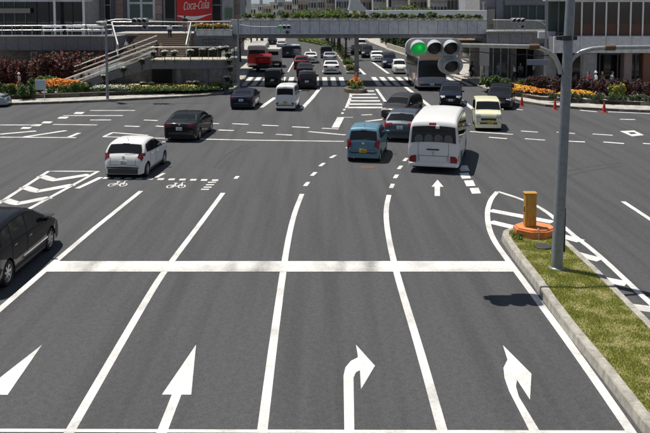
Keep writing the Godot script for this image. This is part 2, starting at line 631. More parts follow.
	# manhole covers
	for q in [[368, 167, 0.34], [62, 0, 0]]:
		if q[2] == 0: continue
		var o := g(q[0], q[1])
		b = MB.new()
		b.lathe([Vector2(q[2], 0.0), Vector2(q[2], 0.008), Vector2(q[2] - 0.04, 0.010), Vector2(0.0, 0.010)], 24)
		var rusty := textured(mat(0.13, 0.07, 0.055, 0.8), M.worn, 0.5, 0.4)
		var mh := part("manhole_cover", b, rusty, road, Vector3(o.x, 0, o.z))
	for q in [[124, 107.6, 0.45], [170, 104.5, 0.4]]:
		var o := g(q[0], q[1])
		b = MB.new()
		b.lathe([Vector2(q[2], 0.0), Vector2(q[2], 0.008), Vector2(q[2] - 0.04, 0.010), Vector2(0.0, 0.010)], 24)
		part("manhole_cover", b, textured(mat(0.03, 0.03, 0.03, 0.7), M.worn, 0.5, 0.4), road, Vector3(o.x, 0, o.z))

func bicycle_mark(x: float, y: float) -> void:
	var b := MB.new()
	var o := g(x, y)
	var st := func(pts: Array, w: float):
		var q := []
		for a in pts: q.append(o + Vector3(a[0] * 0.52, 0.004 + 0.0001 * q.size(), -a[1] * 0.62))
		b.ribbon(q, w)
	for cx in [-0.42, 0.42]:
		var ring := []
		for k in 15: ring.append([cx + 0.24 * cos(TAU * k / 14.0), -0.35 + 0.42 * sin(TAU * k / 14.0)])
		st.call(ring, 0.05)
	st.call([[-0.42, -0.35], [-0.15, 0.35], [0.28, 0.3], [0.0, -0.4], [-0.42, -0.35]], 0.05)
	st.call([[0.42, -0.35], [0.24, 0.75], [0.42, 0.85]], 0.05)
	st.call([[-0.1, -0.2], [-0.2, 0.55]], 0.05)
	st.call([[-0.34, 0.58], [-0.08, 0.58]], 0.12)
	part("bicycle_symbol", b, M.white_paint, road)

# ---------------------------------------------------------------- grass island with its bollard
func build_island() -> void:
	# kerb line: outer foot, from the far nose to behind the camera
	var left := [[508, 234.5], [502.5, 236.6], [501.2, 240.5], [514, 260], [532.5, 284.5], [546, 305], [566, 333], [603, 380], [641, 431]]
	var foot := []
	for q in left: foot.append(g(q[0], q[1]))
	var e: Vector3 = foot[-1]
	foot.append(Vector3(e.x + 0.35, 0, -9.0))
	foot.append(Vector3(e.x + 0.6, 0, -4.0))
	var rt := [[549, 232], [560, 238.5], [576, 253.5], [600, 276], [650, 327]]
	var rfoot := []
	for q in rt: rfoot.append(g(q[0], q[1] + 1.0))
	e = rfoot[-1]
	rfoot.append(e + (e - rfoot[-2]))
	rfoot.append(Vector3(e.x + 1.6, 0, -9.0))
	rfoot.append(Vector3(e.x + 1.9, 0, -4.0))
	var outline := []
	for i in range(foot.size() - 1, -1, -1): outline.append(foot[i])
	outline.append_array(rfoot)
	# kerb blocks follow the outline: foot, chamfered top edge, inner edge
	var isl := thing("traffic_island", "long kerbed grass island with pale concrete kerb stones beside the turning lane", "traffic island")
	var path := []
	for i in outline.size() - 1:
		var a: Vector3 = outline[i]
		var c: Vector3 = outline[i + 1]
		var n := maxi(1, int(round((c - a).length() / 0.6)))
		for k in n: path.append(a.lerp(c, float(k) / n))
	path.append(outline[-1])
	var nrm := func(i: int) -> Vector3:
		var f: Vector3 = path[mini(i + 1, path.size() - 1)] - path[maxi(i - 1, 0)]
		f = f.normalized()
		return Vector3(-f.z, 0, f.x)
	var inner := []
	var hh := 0.20
	for i in path.size(): inner.append(path[i] + nrm.call(i) * 0.21)
	var tones := [M.concrete, M.pale_concrete]
	var kerbm := []
	for t in 4:
		kerbm.append(detail(textured(mat(0.52 + 0.02 * t, 0.49 + 0.02 * t, 0.43 + 0.018 * t, 0.85), M.fine, 1.1 + t * 0.13, 0.15), M.blot, Vector3.ONE * 0.6))
	for i in path.size() - 1:
		var a: Vector3 = path[i].lerp(path[i + 1], 0.005)
		var c: Vector3 = path[i + 1].lerp(path[i], 0.005)
		var ai: Vector3 = inner[i].lerp(inner[i + 1], 0.005)
		var ci: Vector3 = inner[i + 1].lerp(inner[i], 0.005)
		var up := Vector3.UP * hh
		var b := MB.new()
		var sect := func(o: Vector3, inn: Vector3) -> Array:
			return [o, o.lerp(inn, 0.12) + up * 0.86, o.lerp(inn, 0.22) + up, inn + up * 1.0, inn]
		var s0: Array = sect.call(a, ai)
		var s1: Array = sect.call(c, ci)
		for k in 4:
			b.face([s0[k], s0[k + 1], s1[k + 1], s1[k]])
		b.face(s0)
		b.face(s1)
		part("kerb_stone", b, kerbm[rng.randi() % 4], isl)
	# soil bed
	var b2 := MB.new()
	var bed := []
	for q in inner: bed.append(q + Vector3.UP * (hh - 0.03))
	b2.sheet(bed)
	part("bed", b2, textured(mat(0.32, 0.28, 0.13, 0.95), M.fine, 0.9, 0.8), isl)
	# grass blades
	var poly := PackedVector2Array()
	for q in inner: poly.append(Vector2(q.x, q.z))
	var gm := MB.new()
	gm.colored = true
	var cl := FastNoiseLite.new()
	cl.seed = 5
	cl.frequency = 0.9
	var count := 0
	var tries := 0
	while count < 95000 and tries < 600000:
		tries += 1
		var q := Vector2(rng.randf_range(4.6, 10.5), -lerpf(7.0, 24.5, pow(rng.randf(), 0.8)))
		if not Geometry2D.is_point_in_polygon(q, poly): continue
		var dens := cl.get_noise_2d(q.x * 1.5, q.y * 1.5)
		if dens < -0.05 and rng.randf() < 0.5: continue
		count += 1
		var hgt := rng.randf_range(0.018, 0.046) * (1.15 + dens)
		var an := rng.randf() * TAU
		var w := Vector3(cos(an), 0, sin(an)) * rng.randf_range(0.006, 0.012)
		var lean := Vector3(rng.randf_range(-1, 1), 0, rng.randf_range(-1, 1)) * 0.03
		var dry := rng.randf()
		gm.col = Color(0.36, 0.42, 0.075).lerp(Color(0.62, 0.53, 0.23), dry * dry * 0.7 + maxf(0.0, -dens) * 0.45)
		gm.col = gm.col * rng.randf_range(0.7, 1.15)
		var o := Vector3(q.x, hh - 0.032, q.y)
		var i0 := gm.p(o - w)
		var i1 := gm.p(o + w)
		var i2 := gm.p(o + lean + Vector3.UP * hgt)
		gm.tri(i0, i1, i2)
	var gr := part("grass", gm, M.leaf, self)
	tag(gr, "short patchy green and dry grass filling the kerbed island", "grass", "", "stuff")
	# small weeds by the bollard
	for q in [[519, 234.5, 0.16], [523, 237, 0.12], [516, 238, 0.1]]:
		var o := g(q[0], q[1], hh)
		var w := bush_mesh(0.2, q[2] * 1.3, 0.2, 160, 0.035, [Color(0.10, 0.2, 0.04), Color(0.14, 0.24, 0.05)])
		tag(part("weed", w, M.leaf, self, o - Vector3.UP * 0.02), "small green weed sprouting in the grass beside the orange bollard plinth", "weed", "weeds by the plinth")
	# utility cover in the grass
	b2 = MB.new()
	b2.lathe([Vector2(0.24, 0), Vector2(0.24, 0.05), Vector2(0.2, 0.055), Vector2(0.0, 0.055)], 20)
	var cv := part("utility_cover", b2, M.dark_grey, self, g(543.5, 247, hh) - Vector3.UP * 0.02)
	tag(cv, "round dark utility cover set in the island grass", "manhole cover")
	# orange plinth and ochre post
	var o := g(532, 238.5)
	var pl := thing("island_bollard", "ochre post on an orange octagonal plinth at the tip of the grass island", "bollard", Vector3(o.x + 0.02, 0, o.z + 0.16))
	b2 = MB.new()
	var oct := PackedVector2Array()
	var oct2 := PackedVector2Array()
	var oct3 := PackedVector2Array()
	for k in 8:
		var an := TAU * (k + 0.5) / 8
		oct.append(Vector2(cos(an) * 0.62, sin(an) * 0.56))
		oct2.append(Vector2(cos(an) * 0.56, sin(an) * 0.5))
	b2.prism(oct, 0.0, 0.38)
	part("plinth", b2, M.orange_paint, pl)
	b2 = MB.new()
	b2.prism(oct2, 0.375, 0.42)
	part("plinth_cap", b2, M.orange_paint, pl)
	b2 = MB.new()
	b2.box(Vector3(-0.14, 0.42 + 0.49, 0), Vector3(0.33, 0.98, 0.24), Basis.IDENTITY, 0.015)
	part("post", b2, M.ochre, pl)
	b2 = MB.new()
	b2.box(Vector3(-0.14, 1.415, 0), Vector3(0.37, 0.035, 0.28), Basis.IDENTITY, 0.01)
	part("post_cap", b2, M.ochre, pl)
	b2 = MB.new()
	b2.box(Vector3(-0.325, 0.95, 0.02), Vector3(0.03, 0.18, 0.05), Basis.IDENTITY, 0.006)
	part("hinge", b2, M.ochre, pl)
	b2 = MB.new()
	b2.tube([Vector3(-0.02, 0.0, 0.58), Vector3(-0.02, 0.47, 0.57), Vector3(-0.02, 0.47, 0.46)], 0.018)
	part("conduit", b2, M.galv, pl)
	b2 = MB.new()
	b2.lathe([Vector2(0.0, 0.0), Vector2(0.014, 0.0), Vector2(0.014, 0.006), Vector2(0, 0.009)], 10, Transform3D(Basis(Vector3.RIGHT, PI / 2), Vector3(-0.12, 0.93, 0.121)))
	part("bolt", b2, M.galv, pl)

# ---------------------------------------------------------------- near signal pole
func signal_head(parent: Node3D, o: Vector3, n: int, lit: int, called := "signal_head") -> MeshInstance3D:
	# a horizontal head, faces +z
	var w := 0.40 * n + 0.2
	var b := MB.new()
	var pts := PackedVector2Array()
	var hh := 0.225
	for k in 21:
		var an := PI / 2 + PI * k / 20.0
		pts.append(Vector2(-w * 0.5 + hh + cos(an) * hh, sin(an) * hh))
	for k in 21:
		var an := -PI / 2 + PI * k / 20.0
		pts.append(Vector2(w * 0.5 - hh + cos(an) * hh, sin(an) * hh))
	# stand the outline up: prism runs along y, so turn it
	var q := MB.new()
	q.prism(pts, 0.0, 0.2)
	var t := Transform3D(Basis(Vector3.RIGHT, Vector3(0, 0, 1), Vector3(0, 1, 0)), Vector3(0, 0, -0.1))
	b.add(q, t)
	q = MB.new()
	var pp := PackedVector2Array()
	for a in pts: pp.append(a * 0.94)
	q.prism(pp, 0.2, 0.225)
	b.add(q, t)
	var head := part(called, b, M.signal_body, parent, o)
	for i in n:
		var cx := (i - (n - 1) * 0.5) * 0.40
		# hood: part of a cylinder, longer at the top
		var h := MB.new()
		var prev := []
		for k in 25:
			var an := deg_to_rad(-35 + 250.0 * k / 24)
			var len := 0.13 + 0.24 * maxf(0.0, sin(an) * 0.6 + 0.4)
			var row := []
			for e in [[0.195, 0.0], [0.203, len], [0.192, len], [0.186, 0.0]]:
				row.append(Vector3(cx + cos(an) * e[0], sin(an) * e[0] - e[1] * 0.16, 0.12 + e[1]))
			if prev:
				for j in 3: h.face([prev[j], prev[j + 1], row[j + 1], row[j]])
			prev = row
		part("hood", h, M.signal_body, head)
		var l := MB.new()
		l.lathe([Vector2(0.0, 0.03), Vector2(0.08, 0.026), Vector2(0.14, 0.014), Vector2(0.172, 0.0)], 28, Transform3D(Basis(Vector3.RIGHT, PI / 2), Vector3(cx, 0, 0.127)))
		part("lens", l, M.green_lens if i == lit else M.dark_lens, head)
	return head

func build_near_signal() -> void:
	M.signal_body = textured(mat(0.50, 0.52, 0.53, 0.45), M.soft, 0.7)
	M.dark_lens = mat(0.03, 0.03, 0.034, 0.25)
	M.green_lens = mat(0.01, 0.25, 0.09, 0.3)
	M.green_lens.emission_enabled = true
	M.green_lens.emission = Color(0.02, 0.62, 0.25)
	M.green_lens.emission_energy_multiplier = 0.35
	var base := g(556.7, 268, 0.18)
	var pole := thing("signal_pole", "tall grey steel traffic signal pole with two curved arms standing in the grass island", "signal pole", base)
	var top := 9.6
	var lean := Vector3(0.028, 1, 0)
	var b := MB.new()
	b.tube([Vector3.ZERO, lean * 3.0, lean * 6.0, lean * top], 0.148, 0.105, 24)
	part("shaft", b, M.pole, pole)
	b = MB.new()
	b.lathe([Vector2(0.2, -0.02), Vector2(0.2, 0.015), Vector2(0.155, 0.03), Vector2(0.15, 0.05)], 24)
	part("base_ring", b, M.pole, pole)
	b = MB.new()
	b.box(Vector3(0.175, 1.0, 0.0), Vector3(0.03, 1.15, 0.12), Basis.IDENTITY, 0.008)
	part("cable_cover", b, M.dark_grey, pole)
	var dz := -base.z
	var at := func(px: float, py: float) -> Vector3: return dd(px, py, dz) - base
	# arms
	b = MB.new()
	var la := [at.call(560.5, 74), at.call(559, 66), at.call(555.5, 58), at.call(549, 52), at.call(540, 48), at.call(530, 46.6), at.call(510, 46.2), at.call(480, 45.6), at.call(440, 45), at.call(410, 44.6)]
	b.tube(la, 0.062, 0.05, 12)
	part("arm", b, M.galv, pole)
	b = MB.new()
	var ra := [at.call(566, 72), at.call(569, 64), at.call(574, 57), at.call(582, 51.6), at.call(592, 48.8), at.call(604, 47.8), at.call(622, 47.4), at.call(650, 47), at.call(700, 46.4)]
	b.tube(ra, 0.062, 0.05, 12)
	part("arm", b, M.galv, pole)
	for q in [[534, 46.7], [610, 47.6]]:
		b = MB.new()
		var c: Vector3 = at.call(q[0], q[1])
		b.tube([c - Vector3(0.13, 0, 0), c + Vector3(0.13, 0, 0)], 0.075, 0.075, 12)
		part("sleeve", b, textured(mat(0.16, 0.09, 0.05, 0.8), M.worn, 0.3), pole)
	b = MB.new()
	var cc: Vector3 = at.call(566.5, 38)
	b.tube([cc - Vector3.UP * 0.06, cc + Vector3.UP * 0.06], 0.15, 0.15, 20)
	b.box(cc + Vector3(-0.2, 0, 0), Vector3(0.12, 0.1, 0.1), Basis.IDENTITY, 0.01)
	b.box(cc + Vector3(0.2, 0, 0), Vector3(0.12, 0.1, 0.1), Basis.IDENTITY, 0.01)
	part("clamp", b, M.dark_grey, pole)
	b = MB.new()
	var cab := []
	for i in 13:
		var q: Vector3 = la[3].lerp(la[9], i / 12.0)
		cab.append(q + Vector3(0, -0.085 - 0.03 * absf(sin(i * 1.57)), 0.02))
	b.tube(cab, 0.012, 0.012, 5)
	part("cable", b, M.black, pole)
	# head with three lenses, smaller arrow head below
	signal_head(pole, at.call(432.5, 46.8) + Vector3(0, 0, 0.16), 3, 0)
	signal_head(pole, at.call(449.5, 64.5) + Vector3(0, 0, 0.13), 1, -1)
	b = MB.new()
	b.box(at.call(441, 55.5) + Vector3(0.1, 0, 0.1), Vector3(0.08, 0.3, 0.06))
	part("bracket", b, M.galv, pole)
	var gl := OmniLight3D.new()
	gl.name = "signal_glow"
	gl.light_color = Color(0.1, 0.9, 0.4)
	gl.light_energy = 0.02
	gl.light_size = 0.1
	gl.omni_range = 6.0
	gl.shadow_enabled = true
	pole.add_child(gl)
	gl.position = at.call(418.5, 46.8) + Vector3(0, 0, 0.35)

# ---------------------------------------------------------------- vehicles
class Shell:
	var L := 4.0
	var W := 1.7
	var prof: Array = []
	var belt: Array = []
	var b0 := 0.2
	var rr := 0.09
	var tum := 0.16
	var crown := 0.035
	var er := 0.5
	var ef := 0.8
	var pr := 0.06
	var pf := 0.14
	var arches: Array = []
	var sill := 0.06

	func ip(a: Array, u: float) -> float:
		if u <= a[0].x: return a[0].y
		for i in a.size() - 1:
			if u <= a[i + 1].x:
				var d: float = a[i + 1].x - a[i].x
				return lerpf(a[i].y, a[i + 1].y, (u - a[i].x) / d if d > 1e-6 else 1.0)
		return a[-1].y

	func chaikin() -> void:
		for it in 2:
			var n := [prof[0]]
			for i in prof.size() - 1:
				n.append(prof[i].lerp(prof[i + 1], 0.25))
				n.append(prof[i].lerp(prof[i + 1], 0.75))
			n.append(prof[-1])
			prof = n

	func t(u: float) -> float: return ip(prof, u)

	func bot(u: float) -> float:
		var b := b0
		for a in arches:
			var x: float = absf(u - a[0])
			if x < a[1]: b = maxf(b, a[2] + sqrt(a[1] * a[1] - x * x))
		return minf(b, t(u) - 0.06)

	func plan(u: float) -> float:
		return 1.0 - pr * pow(maxf(0.0, 1.0 - u / er), 2.4) - pf * pow(maxf(0.0, 1.0 - (L - u) / ef), 2.4)

	func hw(u: float, y: float) -> float:
		var bl := ip(belt, u)
		var p := W * 0.5 * plan(u)
		if y < bl:
			var k := (bl - y) / bl
			return p * (1.0 - sill * k * k * k) - 0.012 * (1.0 - smoothstep(0.0, 0.10, bl - y))
		return p - 0.012 - tum * (y - bl) - 0.03 * (y - bl) * (y - bl)

	func yc(u: float) -> float:
		var r := rad(u)
		return t(u) - r - crown * minf(1.0, r / rr)

	func rad(u: float) -> float:
		return minf(rr, 0.35 * (t(u) - bot(u)))

	func side(u: float, y: float, s: float) -> Vector3:
		var c := yc(u)
		var w := hw(u, minf(y, c))
		if y > c:
			var r := rad(u)
			var e := minf(1.0, (y - c) / r)
			w = w - r + r * sqrt(1.0 - e * e)
		return Vector3(w * s, y, L * 0.5 - u)

	func top(u: float, s: float) -> Vector3:
		var r := rad(u)
		var c := yc(u)
		var w := hw(u, c)
		var lat := s * w
		var y := t(u) - (t(u) - r - c) * s * s
		var a := absf(lat)
		if a > w - r:
			var e := minf(1.0, (a - w + r) / r)
			y -= r * (1.0 - sqrt(1.0 - e * e))
		return Vector3(lat, y, L * 0.5 - u)

	func stations(step: float) -> Array:
		var us := {}
		var n := int(ceil(L / step))
		for i in n + 1: us[snappedf(L * i / n, 0.002)] = 1
		for q in prof: us[snappedf(q.x, 0.002)] = 1
		for a in arches:
			for k in 13: us[snappedf(a[0] + a[1] * 0.999 * cos(PI * k / 12.0), 0.002)] = 1
		var out := us.keys()
		out.sort()
		var res := []
		for u in out:
			if u >= 0.0 and u <= L: res.append(u)
		return res

	func skin(b: MB, step: float) -> void:
		var prev := []
		var us := stations(step)
		for i in us.size():
			var u: float = us[i]
			var ring := []
			var b_ := bot(u)
			var c := yc(u)
			var r := rad(u)
			var w := hw(u, c)
			var half := []
			for j in 9: half.append(side(u, lerpf(b_, c, j / 8.0), 1.0))
			for a in [22.5, 45.0, 67.5, 90.0]:
				half.append(top(u, (w - r + r * cos(deg_to_rad(a))) / w))
			for k in [0.66, 0.33]: half.append(top(u, k * (w - r) / w))
			for q in half: ring.append(b.p(q))
			ring.append(b.p(top(u, 0.0)))
			for k in range(half.size() - 1, -1, -1): ring.append(b.p(Vector3(-half[k].x, half[k].y, half[k].z)))
			if prev:
				for k in ring.size() - 1: b.quad(prev[k], prev[k + 1], ring[k + 1], ring[k])
			if i == 0 or i == us.size() - 1:
				var pts := []
				for k in ring: pts.append(b.v[k])
				# close the end with strips across
				for k in ring.size() / 2:
					b.face([pts[k], pts[k + 1], pts[ring.size() - 2 - k], pts[ring.size() - 1 - k]])
			prev = ring

	# patch on the flank; lo and hi are heights at u0..u1 (arrays of Vector2 or numbers)
	func flank(b: MB, u0: float, u1: float, lo, hi, s: float, off: float, n := 10, m := 4) -> void:
		var first := b.v.size()
		for i in n + 1:
			var u := lerpf(u0, u1, float(i) / n)
			var y0: float = lo.call(u) if lo is Callable else lo
			var y1: float = hi.call(u) if hi is Callable else hi
			y1 = maxf(y1, y0)
			for j in m + 1:
				var q := side(u, lerpf(y0, y1, float(j) / m), s)
				b.p(q + Vector3(s * off, off * 0.25, 0))
		for i in n:
			for j in m:
				var k := first + i * (m + 1) + j
				b.quad(k, k + 1, k + m + 2, k + m + 1)

	func uof(y: float, front: bool) -> float:
		if front:
			for i in range(prof.size() - 1, 0, -1):
				if prof[i - 1].y >= y and prof[i].y <= y:
					return lerpf(prof[i].x, prof[i - 1].x, (y - prof[i].y) / maxf(1e-5, prof[i - 1].y - prof[i].y))
			return L
		for i in prof.size() - 1:
			if prof[i].y <= y and prof[i + 1].y >= y:
				return lerpf(prof[i].x, prof[i + 1].x, (y - prof[i].y) / maxf(1e-5, prof[i + 1].y - prof[i].y))
		return 0.0

	# patch on the upper skin between two u, following the silhouette
	func over(b: MB, u0: float, u1: float, s0, s1, off: float, n := 10, m := 10) -> void:
		# arc-length samples
		var tab := []
		var total := 0.0
		var last := Vector2(u0, t(u0))
		tab.append([0.0, u0])
		for i in range(1, 81):
			var u := lerpf(u0, u1, i / 80.0)
			var q := Vector2(u, t(u))
			total += q.distance_to(last)
			last = q
			tab.append([total, u])
		var first := b.v.size()
		var k := 0
		for i in n + 1:
			var want := total * i / n
			while k < 79 and tab[k + 1][0] < want: k += 1
			var u: float = lerpf(tab[k][1], tab[k + 1][1], clampf((want - tab[k][0]) / maxf(1e-6, tab[k + 1][0] - tab[k][0]), 0.0, 1.0))
			var e := 0.004
			var ua := clampf(u - e, 0.0, L - e * 2)
			var a0: float = s0.call(float(i) / n) if s0 is Callable else s0
			var a1: float = s1.call(float(i) / n) if s1 is Callable else s1
			for j in m + 1:
				var s := lerpf(a0, a1, float(j) / m)
				var du := top(ua + e * 2, s) - top(ua, s)
				var ds := top(u, minf(s + 0.01, 1.0)) - top(u, maxf(s - 0.01, -1.0))
				var nn := du.cross(ds).normalized()
				if nn.y < 0: nn = -nn
				if absf(nn.y) < 0.02: nn = Vector3(0, 0, 1.0 if u < L * 0.5 else -1.0)
				b.p(top(u, s) + nn * off)
		for i in n:
			for j in m:
				var q := first + i * (m + 1) + j
				b.quad(q, q + 1, q + m + 2, q + m + 1)

	func face_band(b: MB, y0: float, y1: float, s0, s1, front: bool, off: float, n := 6, m := 8) -> void:
		over(b, uof(y0, front), uof(y1, front), s0, s1, off, n, m)

var wheel_cache := {}

func wheel(parent: Node3D, o: Vector3, r: float, out: float, rimm: Material, spokes := 7) -> void:
	var key := "%.3f_%d_%d" % [r, spokes, int(out)]
	if not wheel_cache.has(key):
		var b := MB.new()
		var w := 0.1
		var t := Transform3D(Basis(Vector3.BACK, -PI / 2 * out), Vector3.ZERO)
		b.lathe([Vector2(r * 0.64, -w), Vector2(r * 0.93, -w), Vector2(r, -w * 0.7), Vector2(r, w * 0.7), Vector2(r * 0.95, w), Vector2(r * 0.70, w * 1.02), Vector2(r * 0.67, w * 0.86)], 28, t)
		var c := MB.new()
		c.lathe([Vector2(r * 0.68, w * 0.9), Vector2(r * 0.62, w * 0.86), Vector2(r * 0.60, w * 0.4)], 28, t)
		c.lathe([Vector2(r * 0.16, w * 0.72), Vector2(r * 0.12, w * 0.8), Vector2(0.0, w * 0.82)], 16, t)
		for k in spokes:
			var an := TAU * k / spokes
			var d := Vector3(cos(an), 0, sin(an))
			var e := Vector3(-sin(an), 0, cos(an))
			var q := [d * r * 0.1 + e * r * 0.09, d * r * 0.63 + e * r * 0.065, d * r * 0.63 - e * r * 0.065, d * r * 0.1 - e * r * 0.09]
			var up := [0.74, 0.82, 0.82, 0.74]
			var pts := []
			for i in 4: pts.append(t * (q[i] + Vector3.UP * w * up[i]))
			c.face(pts)
			for i in 4:
				c.face([t * (q[i] + Vector3.UP * w * up[i]), t * (q[(i + 1) % 4] + Vector3.UP * w * up[(i + 1) % 4]), t * (q[(i + 1) % 4] + Vector3.UP * w * 0.45), t * (q[i] + Vector3.UP * w * 0.45)])
		var d2 := MB.new()
		d2.lathe([Vector2(r * 0.66, w * 0.38), Vector2(0.0, w * 0.36)], 20, t)
		wheel_cache[key] = [b.mesh(), c.mesh(), d2.mesh()]
	var ms: Array = wheel_cache[key]
	var tyre := part("wheel", ms[0], M.rubber, parent, o)
	part("rim", ms[1], rimm, tyre)
	part("brake_shield", ms[2], M.black, tyre)

func vehicle(sp: Dictionary, called: String, label: String, category: String, group := "") -> Node3D:
	var k := Shell.new()
	k.L = sp.L; k.W = sp.W
	k.prof = []
	for q in sp.prof: k.prof.append(Vector2(q[0], q[1]))
	k.belt = []
	for q in sp.belt: k.belt.append(Vector2(q[0], q[1]))
	for f in ["b0", "rr", "tum", "crown", "er", "ef", "pr", "pf", "sill"]:
		if sp.has(f): k.set(f, sp[f])
	k.chaikin()
	var R: float = sp.get("R", 0.3)
	var ua: float = sp.rear
	var ub: float = sp.front
	k.arches = [[ua, R + 0.045, R], [ub, R + 0.045, R]]
	var lod: int = sp.get("lod", 0)
	var pm: Material = sp.paint
	var gm: Material = sp.get("glass", M.glass)
	var root := thing(called, label, category, Vector3.ZERO, 0.0, group)
	var L: float = k.L
	var b := MB.new()
	k.skin(b, 0.12 if lod == 0 else 0.2)
	var body := part("body", b, pm, root)
	# dark floor pan and wheel wells
	b = MB.new()
	b.box(Vector3(0, k.b0 + 0.02 + 0.2, 0), Vector3(k.W - 0.5, 0.44, L - 0.5))
	b.box(Vector3(0, k.b0 + 0.03, 0), Vector3(k.W - 0.22, 0.05, maxf(0.3, ub - ua - 2 * R - 0.2)), Basis.IDENTITY)
	b.box(Vector3(0, R * 2 + 0.2, 0), Vector3(k.W - 0.3, 0.02, L - 0.4))
	part("underbody", b, M.black, root)
	for w in [ua, ub]:
		for s in [-1.0, 1.0]:
			wheel(root, Vector3(s * (k.W * 0.5 * k.plan(w) - 0.115), R, L * 0.5 - w), R, s, sp.get("rim", M.rim), sp.get("spokes", 7))
	# side glass on a dark surround
	var bl := func(u: float) -> float: return k.ip(k.belt, u) + 0.035
	var mg: float = sp.get("roofgap", 0.09)
	var hi := func(u: float) -> float: return k.t(u) - mg - k.crown
	var wins: Array = sp.windows
	for s in [-1.0, 1.0]:
		b = MB.new()
		var w0: float = wins[0][0] - 0.03
		var w1: float = wins[-1][1] + 0.03
		k.flank(b, w0, w1, func(u): return bl.call(u) - 0.02, func(u): return hi.call(u) + 0.02, s, 0.004, 30, 4)
		part("window_surround", b, M.black if sp.get("black_pillars", true) else pm, root)
		for w in wins:
			b = MB.new()
			k.flank(b, w[0], w[1], bl, hi, s, 0.009, 12, 4)
			part("side_window", b, gm, root)
		# doors: a dark gap under a panel standing just proud of it
		if lod == 0:
			for d in sp.get("doors", []):
				b = MB.new()
				var dy0: float = k.b0 + 0.13
				var lo := func(u: float) -> float: return maxf(dy0, k.bot(u) + 0.03)
				var top_ := func(u: float) -> float: return bl.call(u) - 0.03
				k.flank(b, d[0], d[1], lo, top_, s, 0.003, 12, 5)
				part("door_gap", b, M.black, root)
				b = MB.new()
				k.flank(b, d[0] + 0.012, d[1] - 0.012, func(u): return lo.call(u) + 0.012, func(u): return top_.call(u), s, 0.006, 12, 6)
				var door := part("door", b, pm, root)
				b = MB.new()
				var hu: float = d[0] + 0.16
				var hp := k.side(hu, bl.call(hu) - 0.13, s)
				b.box(hp + Vector3(s * 0.02, 0, 0), Vector3(0.03, 0.03, 0.17), Basis.IDENTITY, 0.008)
				part("handle", b, sp.get("handle", pm), door)
			b = MB.new()
			k.flank(b, ua + R + 0.08, ub - R - 0.08, k.b0 - 0.01, k.b0 + 0.09, s, 0.008, 8, 2)
			part("sill_trim", b, M.dark_grey, root)
		# mirror
		if sp.has("mirror"):
			b = MB.new()
			var mu: float = sp.mirror
			var mp := k.side(mu, bl.call(mu) + 0.05, s)
			b.box(mp + Vector3(s * 0.10, 0.02, 0), Vector3(0.17, 0.12, 0.09), Basis.IDENTITY, 0.03)
			b.box(mp + Vector3(s * 0.02, -0.02, 0), Vector3(0.09, 0.05, 0.07), Basis.IDENTITY, 0.01)
			part("side_mirror", b, sp.get("mirror_paint", pm), root)
	# windscreen and rear window
	for e in [["windscreen", sp.get("screen", [])], ["rear_window", sp.get("rearglass", [])]]:
		if e[1].is_empty(): continue
		b = MB.new()
		var m0: float = e[1][2]
		var m1: float = e[1][3]
		k.over(b, e[1][0], e[1][1], func(f): return -lerpf(m0, m1, f), func(f): return lerpf(m0, m1, f), 0.005, 10, 14)
		var f0 := part(e[0], b, M.black, root)
		b = MB.new()
		k.over(b, lerpf(e[1][0], e[1][1], 0.04), lerpf(e[1][0], e[1][1], 0.96), func(f): return -lerpf(m0, m1, f) + 0.035, func(f): return lerpf(m0, m1, f) - 0.035, 0.010, 10, 14)
		part("pane", b, gm, f0)
	# lamps
	for e in [["tail_light", sp.get("tails", []), false, M.tail], ["headlight", sp.get("heads", []), true, M.lamp]]:
		for q in e[1]:
			for s in [-1.0, 1.0]:
				b = MB.new()
				k.face_band(b, q[0], q[1], q[2] * s, q[3] * s, e[2], 0.014, 6, 6)
				if q.size() > 4 and q[4] > 0.0:
					var fu := k.uof((q[0] + q[1]) * 0.5, e[2])
					if e[2]: k.flank(b, fu - q[4], fu - 0.02, lerpf(q[0], q[1], 0.15), q[1], s, 0.012, 5, 3)
					else: k.flank(b, fu + 0.02, fu + q[4], lerpf(q[0], q[1], 0.15), q[1], s, 0.012, 5, 3)
				part(e[0], b, sp.get(e[0] + "_mat", M.dark_tail if lod > 0 and not e[2] else e[3]), root)
	# dark bands: bumpers, grille
	for q in sp.get("bands", []):
		b = MB.new()
		k.face_band(b, q[0], q[1], -q[2], q[2], q[3], 0.010, 5, 10)
		part(q[4], b, q[5] if q.size() > 5 else M.dark_grey, root)
	for e in [["plate_r", false], ["plate_f", true]]:
		if not sp.has(e[0]): continue
		var y: float = sp[e[0]][0]
		var u := k.uof(y, e[1])
		var sg := -1.0 if e[1] else 1.0
		b = MB.new()
		var pw: float = sp[e[0]][1] if sp[e[0]].size() > 1 else 0.0
		b.box(Vector3(pw, y, L * 0.5 - u + sg * 0.03), Vector3(0.33, 0.165, 0.012), Basis.IDENTITY, 0.003)
		var pl := part("number_plate", b, sp.get("plate", M.plate_white), root)
		b = MB.new()
		var zz: float = L * 0.5 - u + sg * 0.038
		for i in 4:
			b.box(Vector3(pw - 0.055 + i * 0.055 + (0.01 if i > 1 else 0.0), y - 0.025, zz), Vector3(0.03, 0.07, 0.004))
		for i in 3:
			b.box(Vector3(pw - 0.05 + i * 0.04, y + 0.05, zz), Vector3(0.026, 0.03, 0.004))
		part("lettering", b, M.plate_ink, pl)
